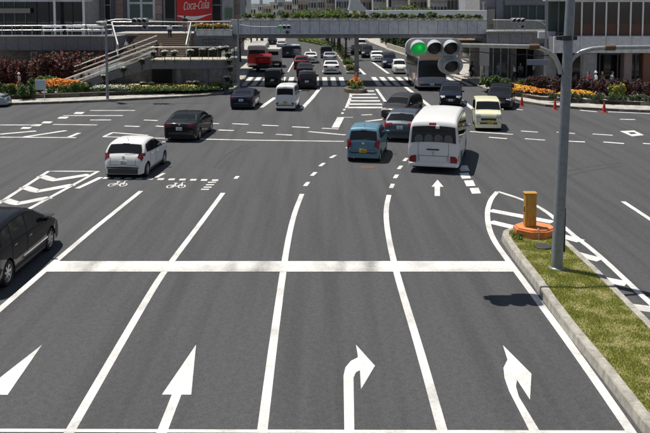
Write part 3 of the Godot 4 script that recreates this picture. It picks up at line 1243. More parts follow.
	if lod == 0 and sp.has("rearglass") and not sp.rearglass.is_empty():
		b = MB.new()
		var u0: float = sp.rearglass[0]
		var u1: float = lerpf(sp.rearglass[0], sp.rearglass[1], 0.35)
		b.tube([k.top(u0, 0.02) + Vector3(0, 0.02, 0.03), k.top(u0, 0.25) + Vector3(0, 0.04, 0.03), k.top(lerpf(u0, u1, 0.3), 0.55) + Vector3(0, 0.02, 0.03)], 0.009, 0.006, 6)
		part("rear_wiper", b, M.black, root)
		b = MB.new()
		var bu: float = sp.rearglass[1] + 0.02
		var bp := k.top(minf(bu, L), 0.0)
		b.box(bp + Vector3(0, -0.005, 0.03), Vector3(0.28, 0.022, 0.03), Basis.IDENTITY, 0.006)
		part("brake_light", b, M.tail, root)
		b = MB.new()
		var ap := k.top(bu + 0.25, 0.0)
		b.tube([ap, ap + Vector3(0, 0.16, 0.13)], 0.008, 0.004, 5)
		part("antenna", b, M.black, root)
	if lod == 0 and sp.L < 5.0:
		# tailgate and bumper shut lines, bonnet line, reflectors
		b = MB.new()
		k.face_band(b, 0.565, 0.578, -0.97, 0.97, false, 0.006, 1, 12)
		part("bumper_seam", b, M.black, root)
		b = MB.new()
		k.face_band(b, 0.565, 0.578, -0.97, 0.97, true, 0.006, 1, 12)
		part("bumper_seam", b, M.black, root)
		for s in [-1.0, 1.0]:
			b = MB.new()
			k.face_band(b, 0.58, minf(0.9, k.ip(k.belt, 0.1) - 0.02), s * 0.70, s * 0.714, false, 0.006, 5, 1)
			part("tailgate_seam", b, M.black, root)
			b = MB.new()
			k.face_band(b, 0.46, 0.50, s * 0.78, s * 0.93, false, 0.012, 1, 4)
			part("reflector", b, M.dark_tail, root)
			b = MB.new()
			var hu0: float = sp.screen[1] + 0.04
			k.over(b, hu0, L - 0.32, s * 0.80, s * 0.815, 0.004, 8, 1)
			part("bonnet_seam", b, M.black, root)
		b = MB.new()
		b.tube([k.top(sp.screen[1], -0.5) + Vector3(0, 0.02, -0.01), k.top(lerpf(sp.screen[0], sp.screen[1], 0.82), 0.1) + Vector3(0, 0.025, 0)], 0.009, 0.006, 5)
		part("wiper", b, M.black, root)
		b = MB.new()
		b.tube([Vector3(-k.W * 0.28, 0.23, L * 0.5 - 0.25), Vector3(-k.W * 0.28, 0.22, L * 0.5 + 0.01)], 0.03, 0.03, 8)
		part("exhaust_pipe", b, M.steel, root)
	if sp.has("valance"):
		b = MB.new()
		b.box(Vector3(0, k.b0 + 0.13, L * 0.5 - 0.01), Vector3(k.W * sp.valance * 1.2, 0.24, 0.07), Basis.IDENTITY, 0.025)
		part("rear_valance", b, M.dark_grey, root)
	if lod == 0 and sp.has("emblem"):
		b = MB.new()
		var ey: float = sp.emblem
		var eu := k.uof(ey, false)
		b.lathe([Vector2(0.05, 0.0), Vector2(0.05, 0.012), Vector2(0.03, 0.016), Vector2(0, 0.016)], 16, Transform3D(Basis(Vector3.RIGHT, PI / 2).scaled(Vector3(1.2, 1, 1)), k.top(eu, 0.0)))
		part("badge", b, M.chrome, root)
	root.set_meta("len", L)
	root.set_meta("rear_u", ua)
	root.set_meta("front_u", ub)
	root.set_meta("half", k.W * 0.5 - 0.1)
	return root

# put a vehicle by its right-hand wheels' ground contact (photo pixels)
func by_wheels(o: Node3D, rear_px: Array, front_px: Array, sc := 1.0) -> void:
	var a := g(rear_px[0], rear_px[1])
	var c := g(front_px[0], front_px[1])
	var f := (c - a).normalized()
	var r := Vector3(-f.z, 0, f.x)
	var axle: Vector3 = a - r * float(o.get_meta("half")) * sc
	put_car(o, axle, atan2(-f.x, -f.z), o.get_meta("rear_u"), sc)

# put by the middle of the rear (or front) edge at ground level; heading in degrees clockwise from straight ahead
func by_end(o: Node3D, px: Array, heading: float, front := false, sc := 0.9) -> void:
	var L: float = o.get_meta("len")
	put_car(o, g(px[0], px[1]), -deg_to_rad(heading), L if front else 0.0, sc)

func put_car(o: Node3D, at: Vector3, turn: float, u: float, sc := 1.0) -> void:
	var L: float = o.get_meta("len")
	var f := Vector3(-sin(turn), 0, -cos(turn))
	o.position = at + f * (L * 0.5 - u) * sc
	o.rotation.y = turn
	o.scale = Vector3.ONE * sc
	for m in ["len", "rear_u", "front_u", "half"]: o.remove_meta(m)

# ----- body shapes
func sp_hatch(pm: Material, extra := {}) -> Dictionary:
	var d := {"L": 3.9, "W": 1.70, "paint": pm, "R": 0.295, "rear": 0.62, "front": 3.10, "b0": 0.2,
		"prof": [[0, 0.40], [0.02, 0.62], [0.06, 0.80], [0.13, 0.92], [0.2, 0.98], [0.50, 1.33], [0.66, 1.43], [1.3, 1.485], [1.9, 1.46], [2.2, 1.38], [2.95, 1.0], [3.4, 0.89], [3.72, 0.74], [3.86, 0.56], [3.9, 0.38]],
		"belt": [[0, 1.02], [1.0, 0.96], [3.9, 0.86]], "windows": [[0.62, 0.95], [1.0, 1.72], [1.78, 2.75]], "doors": [[0.95, 1.73], [1.745, 2.85]],
		"screen": [2.28, 2.92, 0.86, 0.94], "rearglass": [0.22, 0.52, 0.9, 0.8], "tails": [[0.87, 1.0, 0.76, 0.99, 0.2]], "valance": 0.6, "tail_light_mat": mat(0.14, 0.008, 0.012, 0.12), "heads": [[0.66, 0.84, 0.55, 0.97, 0.3]],
		"bands": [[0.41, 0.50, 0.8, false, "bumper"], [0.42, 0.56, 0.6, true, "grille"]], "plate_r": [0.66], "plate_f": [0.52], "mirror": 2.72, "tum": 0.33, "rr": 0.17, "pr": 0.17, "er": 0.75, "emblem": 0.86, "crown": 0.05}
	d.merge(extra, true)
	return d

func sp_sedan(pm: Material, extra := {}) -> Dictionary:
	var d := {"L": 4.75, "W": 1.80, "paint": pm, "R": 0.32, "rear": 1.02, "front": 3.78, "b0": 0.2,
		"prof": [[0, 0.42], [0.02, 0.66], [0.05, 0.86], [0.12, 1.0], [0.24, 1.04], [0.7, 1.09], [1.45, 1.38], [2.1, 1.44], [2.6, 1.41], [3.05, 1.27], [3.6, 1.0], [4.2, 0.90], [4.6, 0.72], [4.72, 0.54], [4.75, 0.38]],
		"belt": [[0, 0.98], [1.5, 0.97], [4.75, 0.86]], "windows": [[1.0, 1.2], [1.25, 2.12], [2.18, 3.2]], "doors": [[1.25, 2.14], [2.155, 3.3]],
		"screen": [2.98, 3.58, 0.84, 0.94], "rearglass": [0.72, 1.42, 0.84, 0.76], "tails": [[0.80, 0.98, 0.55, 0.98, 0.18]], "heads": [[0.66, 0.80, 0.5, 0.97, 0.3]],
		"bands": [[0.43, 0.54, 0.75, false, "bumper"], [0.45, 0.66, 0.5, true, "grille"]], "plate_r": [0.72], "plate_f": [0.5], "mirror": 3.05, "tum": 0.36, "rr": 0.12, "pr": 0.14, "er": 0.6, "ef": 1.0, "pf": 0.18}
	d.merge(extra, true)
	return d

func sp_kei(pm: Material, extra := {}) -> Dictionary:
	var d := {"L": 3.4, "W": 1.475, "paint": pm, "R": 0.275, "rear": 0.42, "front": 2.8, "b0": 0.2, "glass": M.glass,
		"prof": [[0, 0.38], [0.015, 0.62], [0.035, 0.86], [0.07, 1.0], [0.26, 1.42], [0.36, 1.52], [0.9, 1.58], [1.6, 1.58], [2.0, 1.5], [2.72, 1.02], [3.1, 0.92], [3.3, 0.76], [3.38, 0.56], [3.4, 0.38]],
		"belt": [[0, 1.0], [3.4, 0.9]], "windows": [[0.42, 0.62], [0.68, 1.42], [1.48, 2.5]], "doors": [[0.66, 1.43], [1.445, 2.5]],
		"screen": [2.05, 2.68, 0.86, 0.93], "rearglass": [0.075, 0.25, 0.86, 0.82], "tails": [[0.72, 1.0, 0.76, 1.0, 0.12]], "heads": [[0.7, 0.86, 0.5, 0.95, 0.2]],
		"bands": [[0.40, 0.47, 0.8, false, "bumper"], [0.45, 0.6, 0.6, true, "grille"]], "plate_r": [0.52], "plate_f": [0.5], "plate": M.plate_yellow, "mirror": 2.42, "tum": 0.16, "rr": 0.13, "pr": 0.08, "er": 0.3, "emblem": 0.84, "spokes": 6, "crown": 0.05}
	d.merge(extra, true)
	return d

func sp_kei_tall(pm: Material, extra := {}) -> Dictionary:
	var d := sp_kei(pm, {"R": 0.28, "front": 2.9, "rear": 0.4,
		"prof": [[0, 0.4], [0.015, 0.7], [0.03, 0.95], [0.06, 1.1], [0.14, 1.62], [0.24, 1.69], [0.8, 1.72], [2.1, 1.71], [2.4, 1.66], [2.80, 1.14], [2.98, 1.07], [3.28, 1.02], [3.36, 0.86], [3.39, 0.6], [3.4, 0.4]],
		"belt": [[0, 1.06], [3.4, 1.02]], "windows": [[0.3, 0.62], [0.68, 1.5], [1.56, 2.55]], "doors": [[0.66, 1.52], [1.535, 2.5]], "screen": [2.42, 2.79, 0.90, 0.95], "rr": 0.08, "crown": 0.025, "rearglass": [0.062, 0.135, 0.88, 0.86], "heads": [[0.80, 0.98, 0.62, 0.98, 0.14]], "tails": [[0.8, 1.2, 0.86, 1.0, 0.1]],
		"bands": [[0.62, 0.75, 0.6, true, "grille"], [0.42, 0.52, 0.7, true, "bumper"]], "plate_f": [0.54, -0.1], "tum": 0.06, "mirror": 2.5, "pf": 0.06, "ef": 0.25})
	d.merge(extra, true)
	return d

func sp_kei_van(pm: Material, extra := {}) -> Dictionary:
	var d := sp_kei(pm, {"R": 0.27, "front": 2.95, "rear": 0.55,
		"prof": [[0, 0.38], [0.01, 0.7], [0.02, 1.05], [0.04, 1.15], [0.12, 1.7], [0.2, 1.82], [0.6, 1.87], [2.3, 1.87], [2.6, 1.78], [3.05, 1.15], [3.28, 0.95], [3.36, 0.7], [3.39, 0.5], [3.4, 0.38]],
		"belt": [[0, 1.12], [3.4, 1.05]], "windows": [[0.25, 0.9], [0.96, 1.8], [1.86, 2.75]], "doors": [[0.94, 1.82], [1.835, 2.7]], "screen": [2.66, 3.02, 0.88, 0.95], "rearglass": [0.045, 0.118, 0.84, 0.84], "tails": [[0.52, 0.66, 0.74, 0.98, 0.05]], "heads": [[0.6, 0.78, 0.55, 0.95, 0.06]],
		"bands": [[0.39, 0.46, 0.9, false, "bumper"], [0.5, 0.6, 0.5, true, "grille"]], "plate_r": [0.62], "tum": 0.08, "mirror": 2.7, "pf": 0.08, "ef": 0.3})
	d.merge(extra, true)
	return d

func sp_mpv(pm: Material, extra := {}) -> Dictionary:
	var d := {"L": 4.6, "W": 1.75, "paint": pm, "R": 0.32, "rear": 0.85, "front": 3.65, "b0": 0.2,
		"prof": [[0, 0.42], [0.02, 0.65], [0.05, 0.9], [0.1, 1.02], [0.42, 1.48], [0.6, 1.56], [1.4, 1.63], [2.3, 1.61], [2.75, 1.5], [3.6, 1.04], [4.05, 0.95], [4.45, 0.78], [4.57, 0.58], [4.6, 0.4]],
		"belt": [[0, 1.04], [1.5, 1.0], [4.6, 0.9]], "windows": [[0.5, 1.05], [1.1, 2.02], [2.08, 3.3]], "doors": [[1.1, 2.04], [2.055, 3.2]],
		"screen": [2.82, 3.56, 0.86, 0.94], "rearglass": [0.13, 0.41, 0.9, 0.84], "tails": [[0.84, 1.06, 0.66, 1.0, 0.25]], "heads": [[0.72, 0.84, 0.60, 0.97, 0.25]],
		"bands": [[0.43, 0.5, 0.8, false, "bumper"], [0.45, 0.62, 0.55, true, "grille"]], "plate_r": [0.74], "plate_f": [0.52], "mirror": 3.18, "tum": 0.22, "rr": 0.13, "pr": 0.1, "er": 0.5, "crown": 0.05, "handle": M.chrome}
	d.merge(extra, true)
	return d

func sp_suv(pm: Material, extra := {}) -> Dictionary:
	var d := sp_mpv(pm, {"L": 4.7, "W": 1.84, "R": 0.36, "rear": 0.95, "front": 3.62, "b0": 0.24,
		"prof": [[0, 0.45], [0.02, 0.72], [0.06, 0.95], [0.12, 1.06], [0.26, 1.12], [0.82, 1.52], [0.98, 1.58], [1.6, 1.66], [2.4, 1.63], [2.85, 1.52], [3.55, 1.12], [4.1, 1.02], [4.5, 0.86], [4.67, 0.62], [4.7, 0.42]],
		"belt": [[0, 1.12], [1.5, 1.07], [4.7, 0.98]], "windows": [[0.85, 1.15], [1.2, 2.05], [2.11, 3.2]], "doors": [[1.25, 2.07], [2.085, 3.2]], "screen": [2.92, 3.5, 0.86, 0.94], "rearglass": [0.30, 0.80, 0.88, 0.78], "tails": [[0.92, 1.06, 0.5, 1.0, 0.28]], "bands": [[0.46, 0.60, 0.85, false, "bumper"], [0.46, 0.7, 0.55, true, "grille"]], "plate_r": [0.82], "tum": 0.32, "pr": 0.13})
	d.merge(extra, true)
	return d

func sp_boxvan(pm: Material, extra := {}) -> Dictionary:
	var d := sp_mpv(pm, {"L": 4.5, "W": 1.7, "rear": 0.8, "front": 3.6,
		"prof": [[0, 0.42], [0.015, 0.7], [0.03, 1.0], [0.06, 1.12], [0.16, 1.66], [0.28, 1.77], [0.9, 1.82], [2.6, 1.8], [3.0, 1.68], [3.72, 1.12], [4.05, 1.0], [4.35, 0.85], [4.47, 0.62], [4.5, 0.42]],
		"belt": [[0, 1.1], [4.5, 1.0]], "windows": [[0.25, 1.1], [1.16, 2.1], [2.16, 3.4]], "doors": [[1.16, 2.12], [2.135, 3.3]], "screen": [3.06, 3.68, 0.87, 0.94], "rearglass": [0.065, 0.155, 0.9, 0.88], "tails": [[0.8, 1.3, 0.86, 1.0, 0.08]], "tum": 0.1, "mirror": 3.28, "heads": [[0.7, 0.92, 0.5, 0.98, 0.25]]})
	d.merge(extra, true)
	return d

func sp_minibus(pm: Material, extra := {}) -> Dictionary:
	var d := {"L": 5.9, "W": 2.10, "paint": pm, "R": 0.36, "rear": 1.45, "front": 4.6, "b0": 0.27,
		"prof": [[0, 0.40], [0.012, 0.75], [0.03, 1.15], [0.06, 1.24], [0.13, 1.88], [0.17, 2.02], [0.26, 2.14], [0.5, 2.22], [1.4, 2.29], [4.2, 2.30], [4.8, 2.23], [5.2, 2.02], [5.65, 1.22], [5.8, 1.0], [5.87, 0.75], [5.9, 0.42]],
		"belt": [[0, 1.22], [5.9, 1.18]], "windows": [[0.3, 1.15], [1.22, 2.15], [2.22, 3.15], [3.22, 4.05], [4.12, 5.1]], "doors": [[4.1, 4.85]],
		"screen": [5.16, 5.63, 0.88, 0.95], "rearglass": [0.066, 0.16, 0.87, 0.86], "tails": [[0.46, 0.76, 0.70, 0.985, 0.06]], "heads": [[0.75, 0.95, 0.6, 0.95, 0.1]],
		"bands": [[0.5, 0.68, 0.5, true, "grille"]], "plate_f": [0.6], "mirror": 5.1, "tum": 0.09, "rr": 0.15, "pr": 0.05, "er": 0.3, "pf": 0.12, "ef": 0.8, "crown": 0.06, "roofgap": 0.24, "sill": 0.03, "spokes": 9}
	d.merge(extra, true)
	return d

func sp_coach(pm: Material, extra := {}) -> Dictionary:
	var d := {"L": 9.5, "W": 2.42, "paint": pm, "R": 0.46, "rear": 2.4, "front": 7.4, "b0": 0.36, "lod": 1,
		"prof": [[0, 0.45], [0.02, 1.0], [0.08, 2.6], [0.25, 2.92], [0.6, 3.0], [8.6, 3.0], [9.0, 2.93], [9.2, 2.7], [9.42, 1.2], [9.48, 0.9], [9.5, 0.4]],
		"belt": [[0, 1.35], [9.5, 1.25]], "windows": [[0.6, 2.2], [2.28, 3.9], [3.98, 5.6], [5.68, 7.2], [7.28, 9.0]],
		"screen": [9.21, 9.43, 0.95, 0.95], "rearglass": [0.03, 0.075, 0.85, 0.85], "tails": [[0.8, 1.1, 0.8, 0.97, 0.03]], "heads": [[0.62, 0.84, 0.6, 0.95, 0.05]],
		"bands": [[0.42, 0.6, 0.85, true, "bumper"]], "plate_f": [0.55], "mirror": 9.05, "tum": 0.03, "rr": 0.15, "pr": 0.03, "er": 0.2, "pf": 0.06, "ef": 0.4, "crown": 0.05, "roofgap": 0.3, "sill": 0.02, "spokes": 10}
	d.merge(extra, true)
	return d

func build_vehicles() -> void:
	var black := paint(0.008, 0.008, 0.010)
	var black2 := paint(0.012, 0.012, 0.014, 0.3)
	var white := paint(0.74, 0.74, 0.73)
	var navy := paint(0.010, 0.016, 0.035, 0.3)
	var silver := paint(0.42, 0.43, 0.45, 0.6)
	var o := vehicle(sp_mpv(black, {"L": 4.7, "front": 3.75}), "minivan", "glossy black minivan with chrome door handles beside the end of the thick white stop line", "minivan")
	for s in [-1.0, 1.0]:
		var mb := MB.new()
		mb.box(Vector3(s * 0.868, 0.46, -0.3), Vector3(0.025, 0.05, 1.7), Basis.IDENTITY, 0.01)
		part("side_moulding", mb, M.chrome, o)
	by_wheels(o, [5.6, 285.5], [47.5, 250.2])
	o = vehicle(sp_hatch(white), "hatchback", "white hatchback with dark rear bumper crossing the row of small road dashes", "car")
	by_wheels(o, [146, 176.2], [161.6, 165.0])
	o = vehicle(sp_sedan(black2, {"emblem": 0.93, "tail_light_mat": M.dark_tail}), "fastback_car", "black fastback sedan with white number plate driving past the white hatchback", "car")
	by_wheels(o, [198.5, 139.4], [211.5, 130.4], 0.95)
	o = vehicle(sp_sedan(navy, {"L": 4.4, "front": 3.5, "rear": 0.95, "lod": 1, "tail_light_mat": M.dark_tail}), "sedan", "dark navy sedan with sunlit boot lid beside the white kei van", "car")
	by_wheels(o, [253.5, 108.4], [258.4, 104.2], 0.88)
	o = vehicle(sp_kei_van(white), "kei_van", "boxy white kei van with yellow number plate waiting behind the black cars", "van")
	by_end(o, [285, 111], 5.0)
	o = vehicle(sp_kei(paint(0.13, 0.25, 0.33, 0.35)), "kei_car", "small metallic light blue kei car with red tail lights and yellow plate", "car")
	by_wheels(o, [378.5, 161.2], [385.6, 150.4])
	o = vehicle(sp_suv(paint(0.085, 0.10, 0.125, 0.5), {"plate": M.plate_white}), "suv", "metallic blue grey SUV between the blue kei car and the white minibus", "suv")
	by_end(o, [399.5, 142.5], 16.0, false, 0.92)
	o = minibus(white)
	by_end(o, [433.0, 173.2], 14.0, false, 1.0)
	o = vehicle(sp_mpv(paint(0.05, 0.045, 0.045, 0.5), {"L": 4.5, "headlight_mat": M.lamp}), "minivan", "dark bronze minivan turning across the junction in front of the grey SUV", "minivan")
	by_end(o, [391.5, 120.5], 205.0, true, 0.88)
	o = vehicle(sp_kei_tall(paint(0.72, 0.70, 0.50), {"plate_f": [0.54, -0.1]}), "kei_wagon", "boxy cream kei wagon with yellow plate beside the white minibus", "car")
	by_end(o, [488.5, 131.5], 188.0, true, 0.97)
	o = vehicle(sp_mpv(paint(0.010, 0.013, 0.03, 0.3), {"L": 4.3, "W": 1.7, "front": 3.45}), "taxi_van", "dark navy tall van facing the junction beside the tour bus", "van")
	by_end(o, [450.5, 106.8], 190.0, true, 0.92)
	o = vehicle(sp_mpv(black, {"L": 4.6, "W": 1.78}), "minivan", "black minivan with silver grille bar waiting behind the cream kei wagon", "minivan")
	by_end(o, [498.5, 110], 197.0, true, 0.95)
	# queue on the far left carriageway, seen from behind
	o = vehicle(sp_boxvan(black2, {"lod": 1}), "boxy_van", "tall black box van at the crosswalk behind the red truck", "van")
	by_end(o, [272.5, 87.5], 2.0, false, 0.84)
	o = vehicle(sp_mpv(black, {"lod": 1}), "minivan", "black minivan stopped over the crosswalk in front of the white kei van", "minivan")
	by_end(o, [306.8, 89.7], 1.0)
	var far_g := "cars queuing beyond the crosswalk"
	var s2 := sp_sedan(black2, {"lod": 1})
	o = vehicle(s2, "sedan", "dark sedan just ahead of the black minivan on the crosswalk", "car", far_g)
	by_end(o, [304.6, 77.5], 0.0)
	o = vehicle(sp_suv(paint(0.10, 0.02, 0.02, 0.3), {"lod": 1}), "suv", "dark red SUV queuing under the far end of the bridge", "suv", far_g)
	by_end(o, [301.4, 70], 0.0)
	o = vehicle(sp_sedan(white, {"lod": 1}), "sedan", "white sedan with dark rear window ahead of the dark red SUV", "car", far_g)
	by_end(o, [310.5, 63.5], 0.0)
	o = vehicle(sp_boxvan(silver, {"lod": 1}), "boxy_van", "silver van standing far along the left carriageway", "van", far_g)
	by_end(o, [295.3, 56.6], 0.0)
	o = vehicle(sp_boxvan(navy, {"lod": 1}), "boxy_van", "dark blue van beside the distant silver van", "van", far_g)
	by_end(o, [287.6, 58.0], 0.0)
	o = vehicle(sp_sedan(white, {"lod": 1, "L": 4.5, "front": 3.6}), "sedan", "white sedan just beyond the crosswalk beside the hedged median", "car", far_g)
	by_end(o, [331.4, 74.5], 0.0)
	o = vehicle(sp_sedan(silver, {"lod": 1}), "sedan", "silver sedan ahead of the white sedan beside the median", "car", far_g)
	by_end(o, [330.0, 63.5], 0.0)
	o = vehicle(sp_boxvan(paint(0.05, 0.06, 0.065, 0.4), {"lod": 1}), "boxy_van", "dark grey van farthest ahead beside the median", "van", far_g)
	by_end(o, [326.4, 58.5], 0.0)
	o = vehicle(sp_sedan(black2, {"lod": 1}), "sedan", "tiny dark car far down the road past the white truck", "car", far_g)
	by_end(o, [272.4, 45.6], -4.0)
	o = vehicle(sp_sedan(silver, {"lod": 1}), "sedan", "distant silver car beyond the dark blue van", "car", far_g)
	by_end(o, [281.5, 49.5], -2.0)
	# oncoming on the far right carriageway
	var on_g := "oncoming cars beyond the crosswalk"
	o = vehicle(sp_kei(white, {"lod": 1}), "kei_car", "small white oncoming car beside the tour bus", "car", on_g)
	by_end(o, [400.0, 74.3], 182.0, true)
	o = vehicle(sp_boxvan(navy, {"lod": 1}), "boxy_van", "navy oncoming van behind the small white car", "van", on_g)
	by_end(o, [389.6, 68.4], 182.0, true)
	o = vehicle(sp_sedan(white, {"lod": 1}), "sedan", "white oncoming sedan in the lane next to the median", "car", on_g)
	by_end(o, [377.6, 62.3], 182.0, true)
	o = vehicle(sp_boxvan(black, {"lod": 1}), "boxy_van", "black oncoming van behind the white sedan", "van", on_g)
	by_end(o, [367.3, 58.2], 182.0, true)
	o = vehicle(sp_kei_van(white, {"lod": 1, "W": 1.9, "L": 4.6, "front": 3.95}), "white_van", "tall white van far along the oncoming lanes", "van", on_g)
	by_end(o, [361, 50.0], 182.0, true)
	o = vehicle(sp_sedan(black2, {"lod": 1}), "sedan", "dark oncoming car next to the trees on the median", "car", on_g)
	by_end(o, [356.5, 54.6], 182.0, true)
	# car nosing in at the left border
	o = vehicle(sp_sedan(paint(0.36, 0.43, 0.47, 0.4), {"lod": 1}), "sedan", "pale blue silver car passing the left flower bed", "car")
	by_end(o, [9.5, 106.0], 84.0, true)
	# tour bus
	o = vehicle(sp_coach(paint(0.30, 0.31, 0.33, 0.2), {"lod": 1}), "tour_bus", "tour bus with orange brow above its dark windscreen facing the junction", "bus")
	var fb := MB.new()
	fb.box(Vector3(0, 2.79, -4.60), Vector3(2.1, 0.24, 0.05), Basis.IDENTITY, 0.02)
	part("destination_panel", fb, mat(0.75, 0.33, 0.14, 0.5), o)
	fb = MB.new()
	fb.box(Vector3(0, 3.03, 0.4), Vector3(1.7, 0.12, 7.5), Basis.IDENTITY, 0.05)
	part("roof_unit", fb, mat(0.6, 0.6, 0.58, 0.6), o)
	# painted swirls on the flank
	for k in 7:
		fb = MB.new()
		var zz := 3.4 - k * 1.15
		fb.lathe([Vector2(0.36 - 0.03 * (k % 3), 0.0), Vector2(0.3, 0.012), Vector2(0.0, 0.012)], 14, Transform3D(Basis(Vector3.BACK, -PI / 2), Vector3(1.205, 0.85 + 0.15 * (k % 2), zz)))
		part("flank_motif", fb, mat(0.6, 0.05 + 0.22 * (k % 3), 0.06, 0.5) if k % 2 == 0 else mat(0.7, 0.7, 0.66, 0.5), o)
	by_end(o, [432.0, 91.0], 180.5, true, 0.98)
	build_trucks()

func minibus(pm: Material) -> Node3D:
	var sp := sp_minibus(pm, {"rearglass": []})
	var o := vehicle(sp, "minibus", "white minibus with seat backs showing through its wide rear window", "minibus")
	var k := Shell.new()
	k.L = sp.L; k.W = sp.W
	for q in sp.prof: k.prof.append(Vector2(q[0], q[1]))
	for q in sp.belt: k.belt.append(Vector2(q[0], q[1]))
	for f in ["b0", "rr", "tum", "crown", "er", "ef", "pr", "pf", "sill"]: k.set(f, sp[f])
	k.chaikin()
	k.arches = [[sp.rear, 0.4, 0.37], [sp.front, 0.4, 0.37]]
	# rear window: dark cabin, seat backs, tinted pane
	var b := MB.new()
	k.face_band(b, 1.29, 1.94, -0.90, 0.90, false, 0.004, 8, 16)
	var rw := part("rear_window", b, M.black, o)
	for i in 4:
		b = MB.new()
		var c: float = -0.60 + i * 0.40
		var w := func(f: float) -> float: return 0.165 * sqrt(maxf(0.02, 1.0 - pow(maxf(0.0, f - 0.55) / 0.46, 2.0)))
		k.face_band(b, 1.30, 1.60, func(f): return c - w.call(f), func(f): return c + w.call(f), false, 0.012, 8, 6)
		part("seat_back", b, mat(0.24, 0.27, 0.28, 0.9), rw)
	b = MB.new()
	k.face_band(b, 1.29, 1.94, -0.90, 0.90, false, 0.022, 8, 16)
	var tint := mat(0.05, 0.06, 0.06, 0.05)
	tint.transparency = BaseMaterial3D.TRANSPARENCY_ALPHA
	tint.albedo_color.a = 0.35
	part("pane", b, tint, rw)
	b = MB.new()
	k.face_band(b, 1.97, 2.05, -0.2, 0.1, false, 0.03, 3, 6)
	part("brake_light", b, M.tail, o)
	b = MB.new()
	b.box(Vector3(0.16, 1.90, 2.95 - 0.11), Vector3(0.16, 0.13, 0.06), Basis.IDENTITY, 0.02)
	b.tube([Vector3(0.16, 2.0, 2.75), Vector3(0.16, 1.9, 2.85)], 0.012)
	part("rear_mirror", b, M.white_metal, o)
	# tailgate seams, handle strip, badges
	var hw := 0.62
	b = MB.new()
	for s in [-1.0, 1.0]:
		b.beam(Vector3(s * hw, 0.72, 2.95 + 0.002), Vector3(s * hw, 1.25, 2.95 - 0.05), 0.012, 0.012)
	b.beam(Vector3(-hw, 0.72, 2.952), Vector3(hw, 0.72, 2.952), 0.012, 0.012)
	part("tailgate_seam", b, M.dark_grey, o)
	b = MB.new()
	b.box(Vector3(-0.02, 0.98, 2.95 - 0.005), Vector3(0.52, 0.055, 0.02), Basis.IDENTITY, 0.008)
	part("tailgate_handle", b, M.black, o)
	b = MB.new()
	b.tube([Vector3(0, 0.75, 2.97), Vector3(0.0, 0.90, 2.96)], 0.02)
	b.box(Vector3(0, 0.86, 2.965), Vector3(0.05, 0.1, 0.03), Basis.IDENTITY, 0.01)
	part("latch", b, M.galv, o)
	b = MB.new()
	b.box(Vector3(0, 0.36, 2.975), Vector3(2.02, 0.17, 0.09), Basis.IDENTITY, 0.035)
	part("rear_bumper", b, pm, o)
	b = MB.new()
	b.tube([Vector3(0.05, 1.28, 2.96), Vector3(0.1, 1.36, 2.94), Vector3(0.45, 1.38, 2.94)], 0.012, 0.008, 6)
	part("rear_wiper", b, M.black, o)
	for s in [-1.0, 1.0]:
		b = MB.new()
		b.box(Vector3(s * 0.60, 0.61, 2.97), Vector3(0.06, 0.2, 0.03), Basis.IDENTITY, 0.01)
		part("lamp_trim", b, M.lamp, o)
	return o

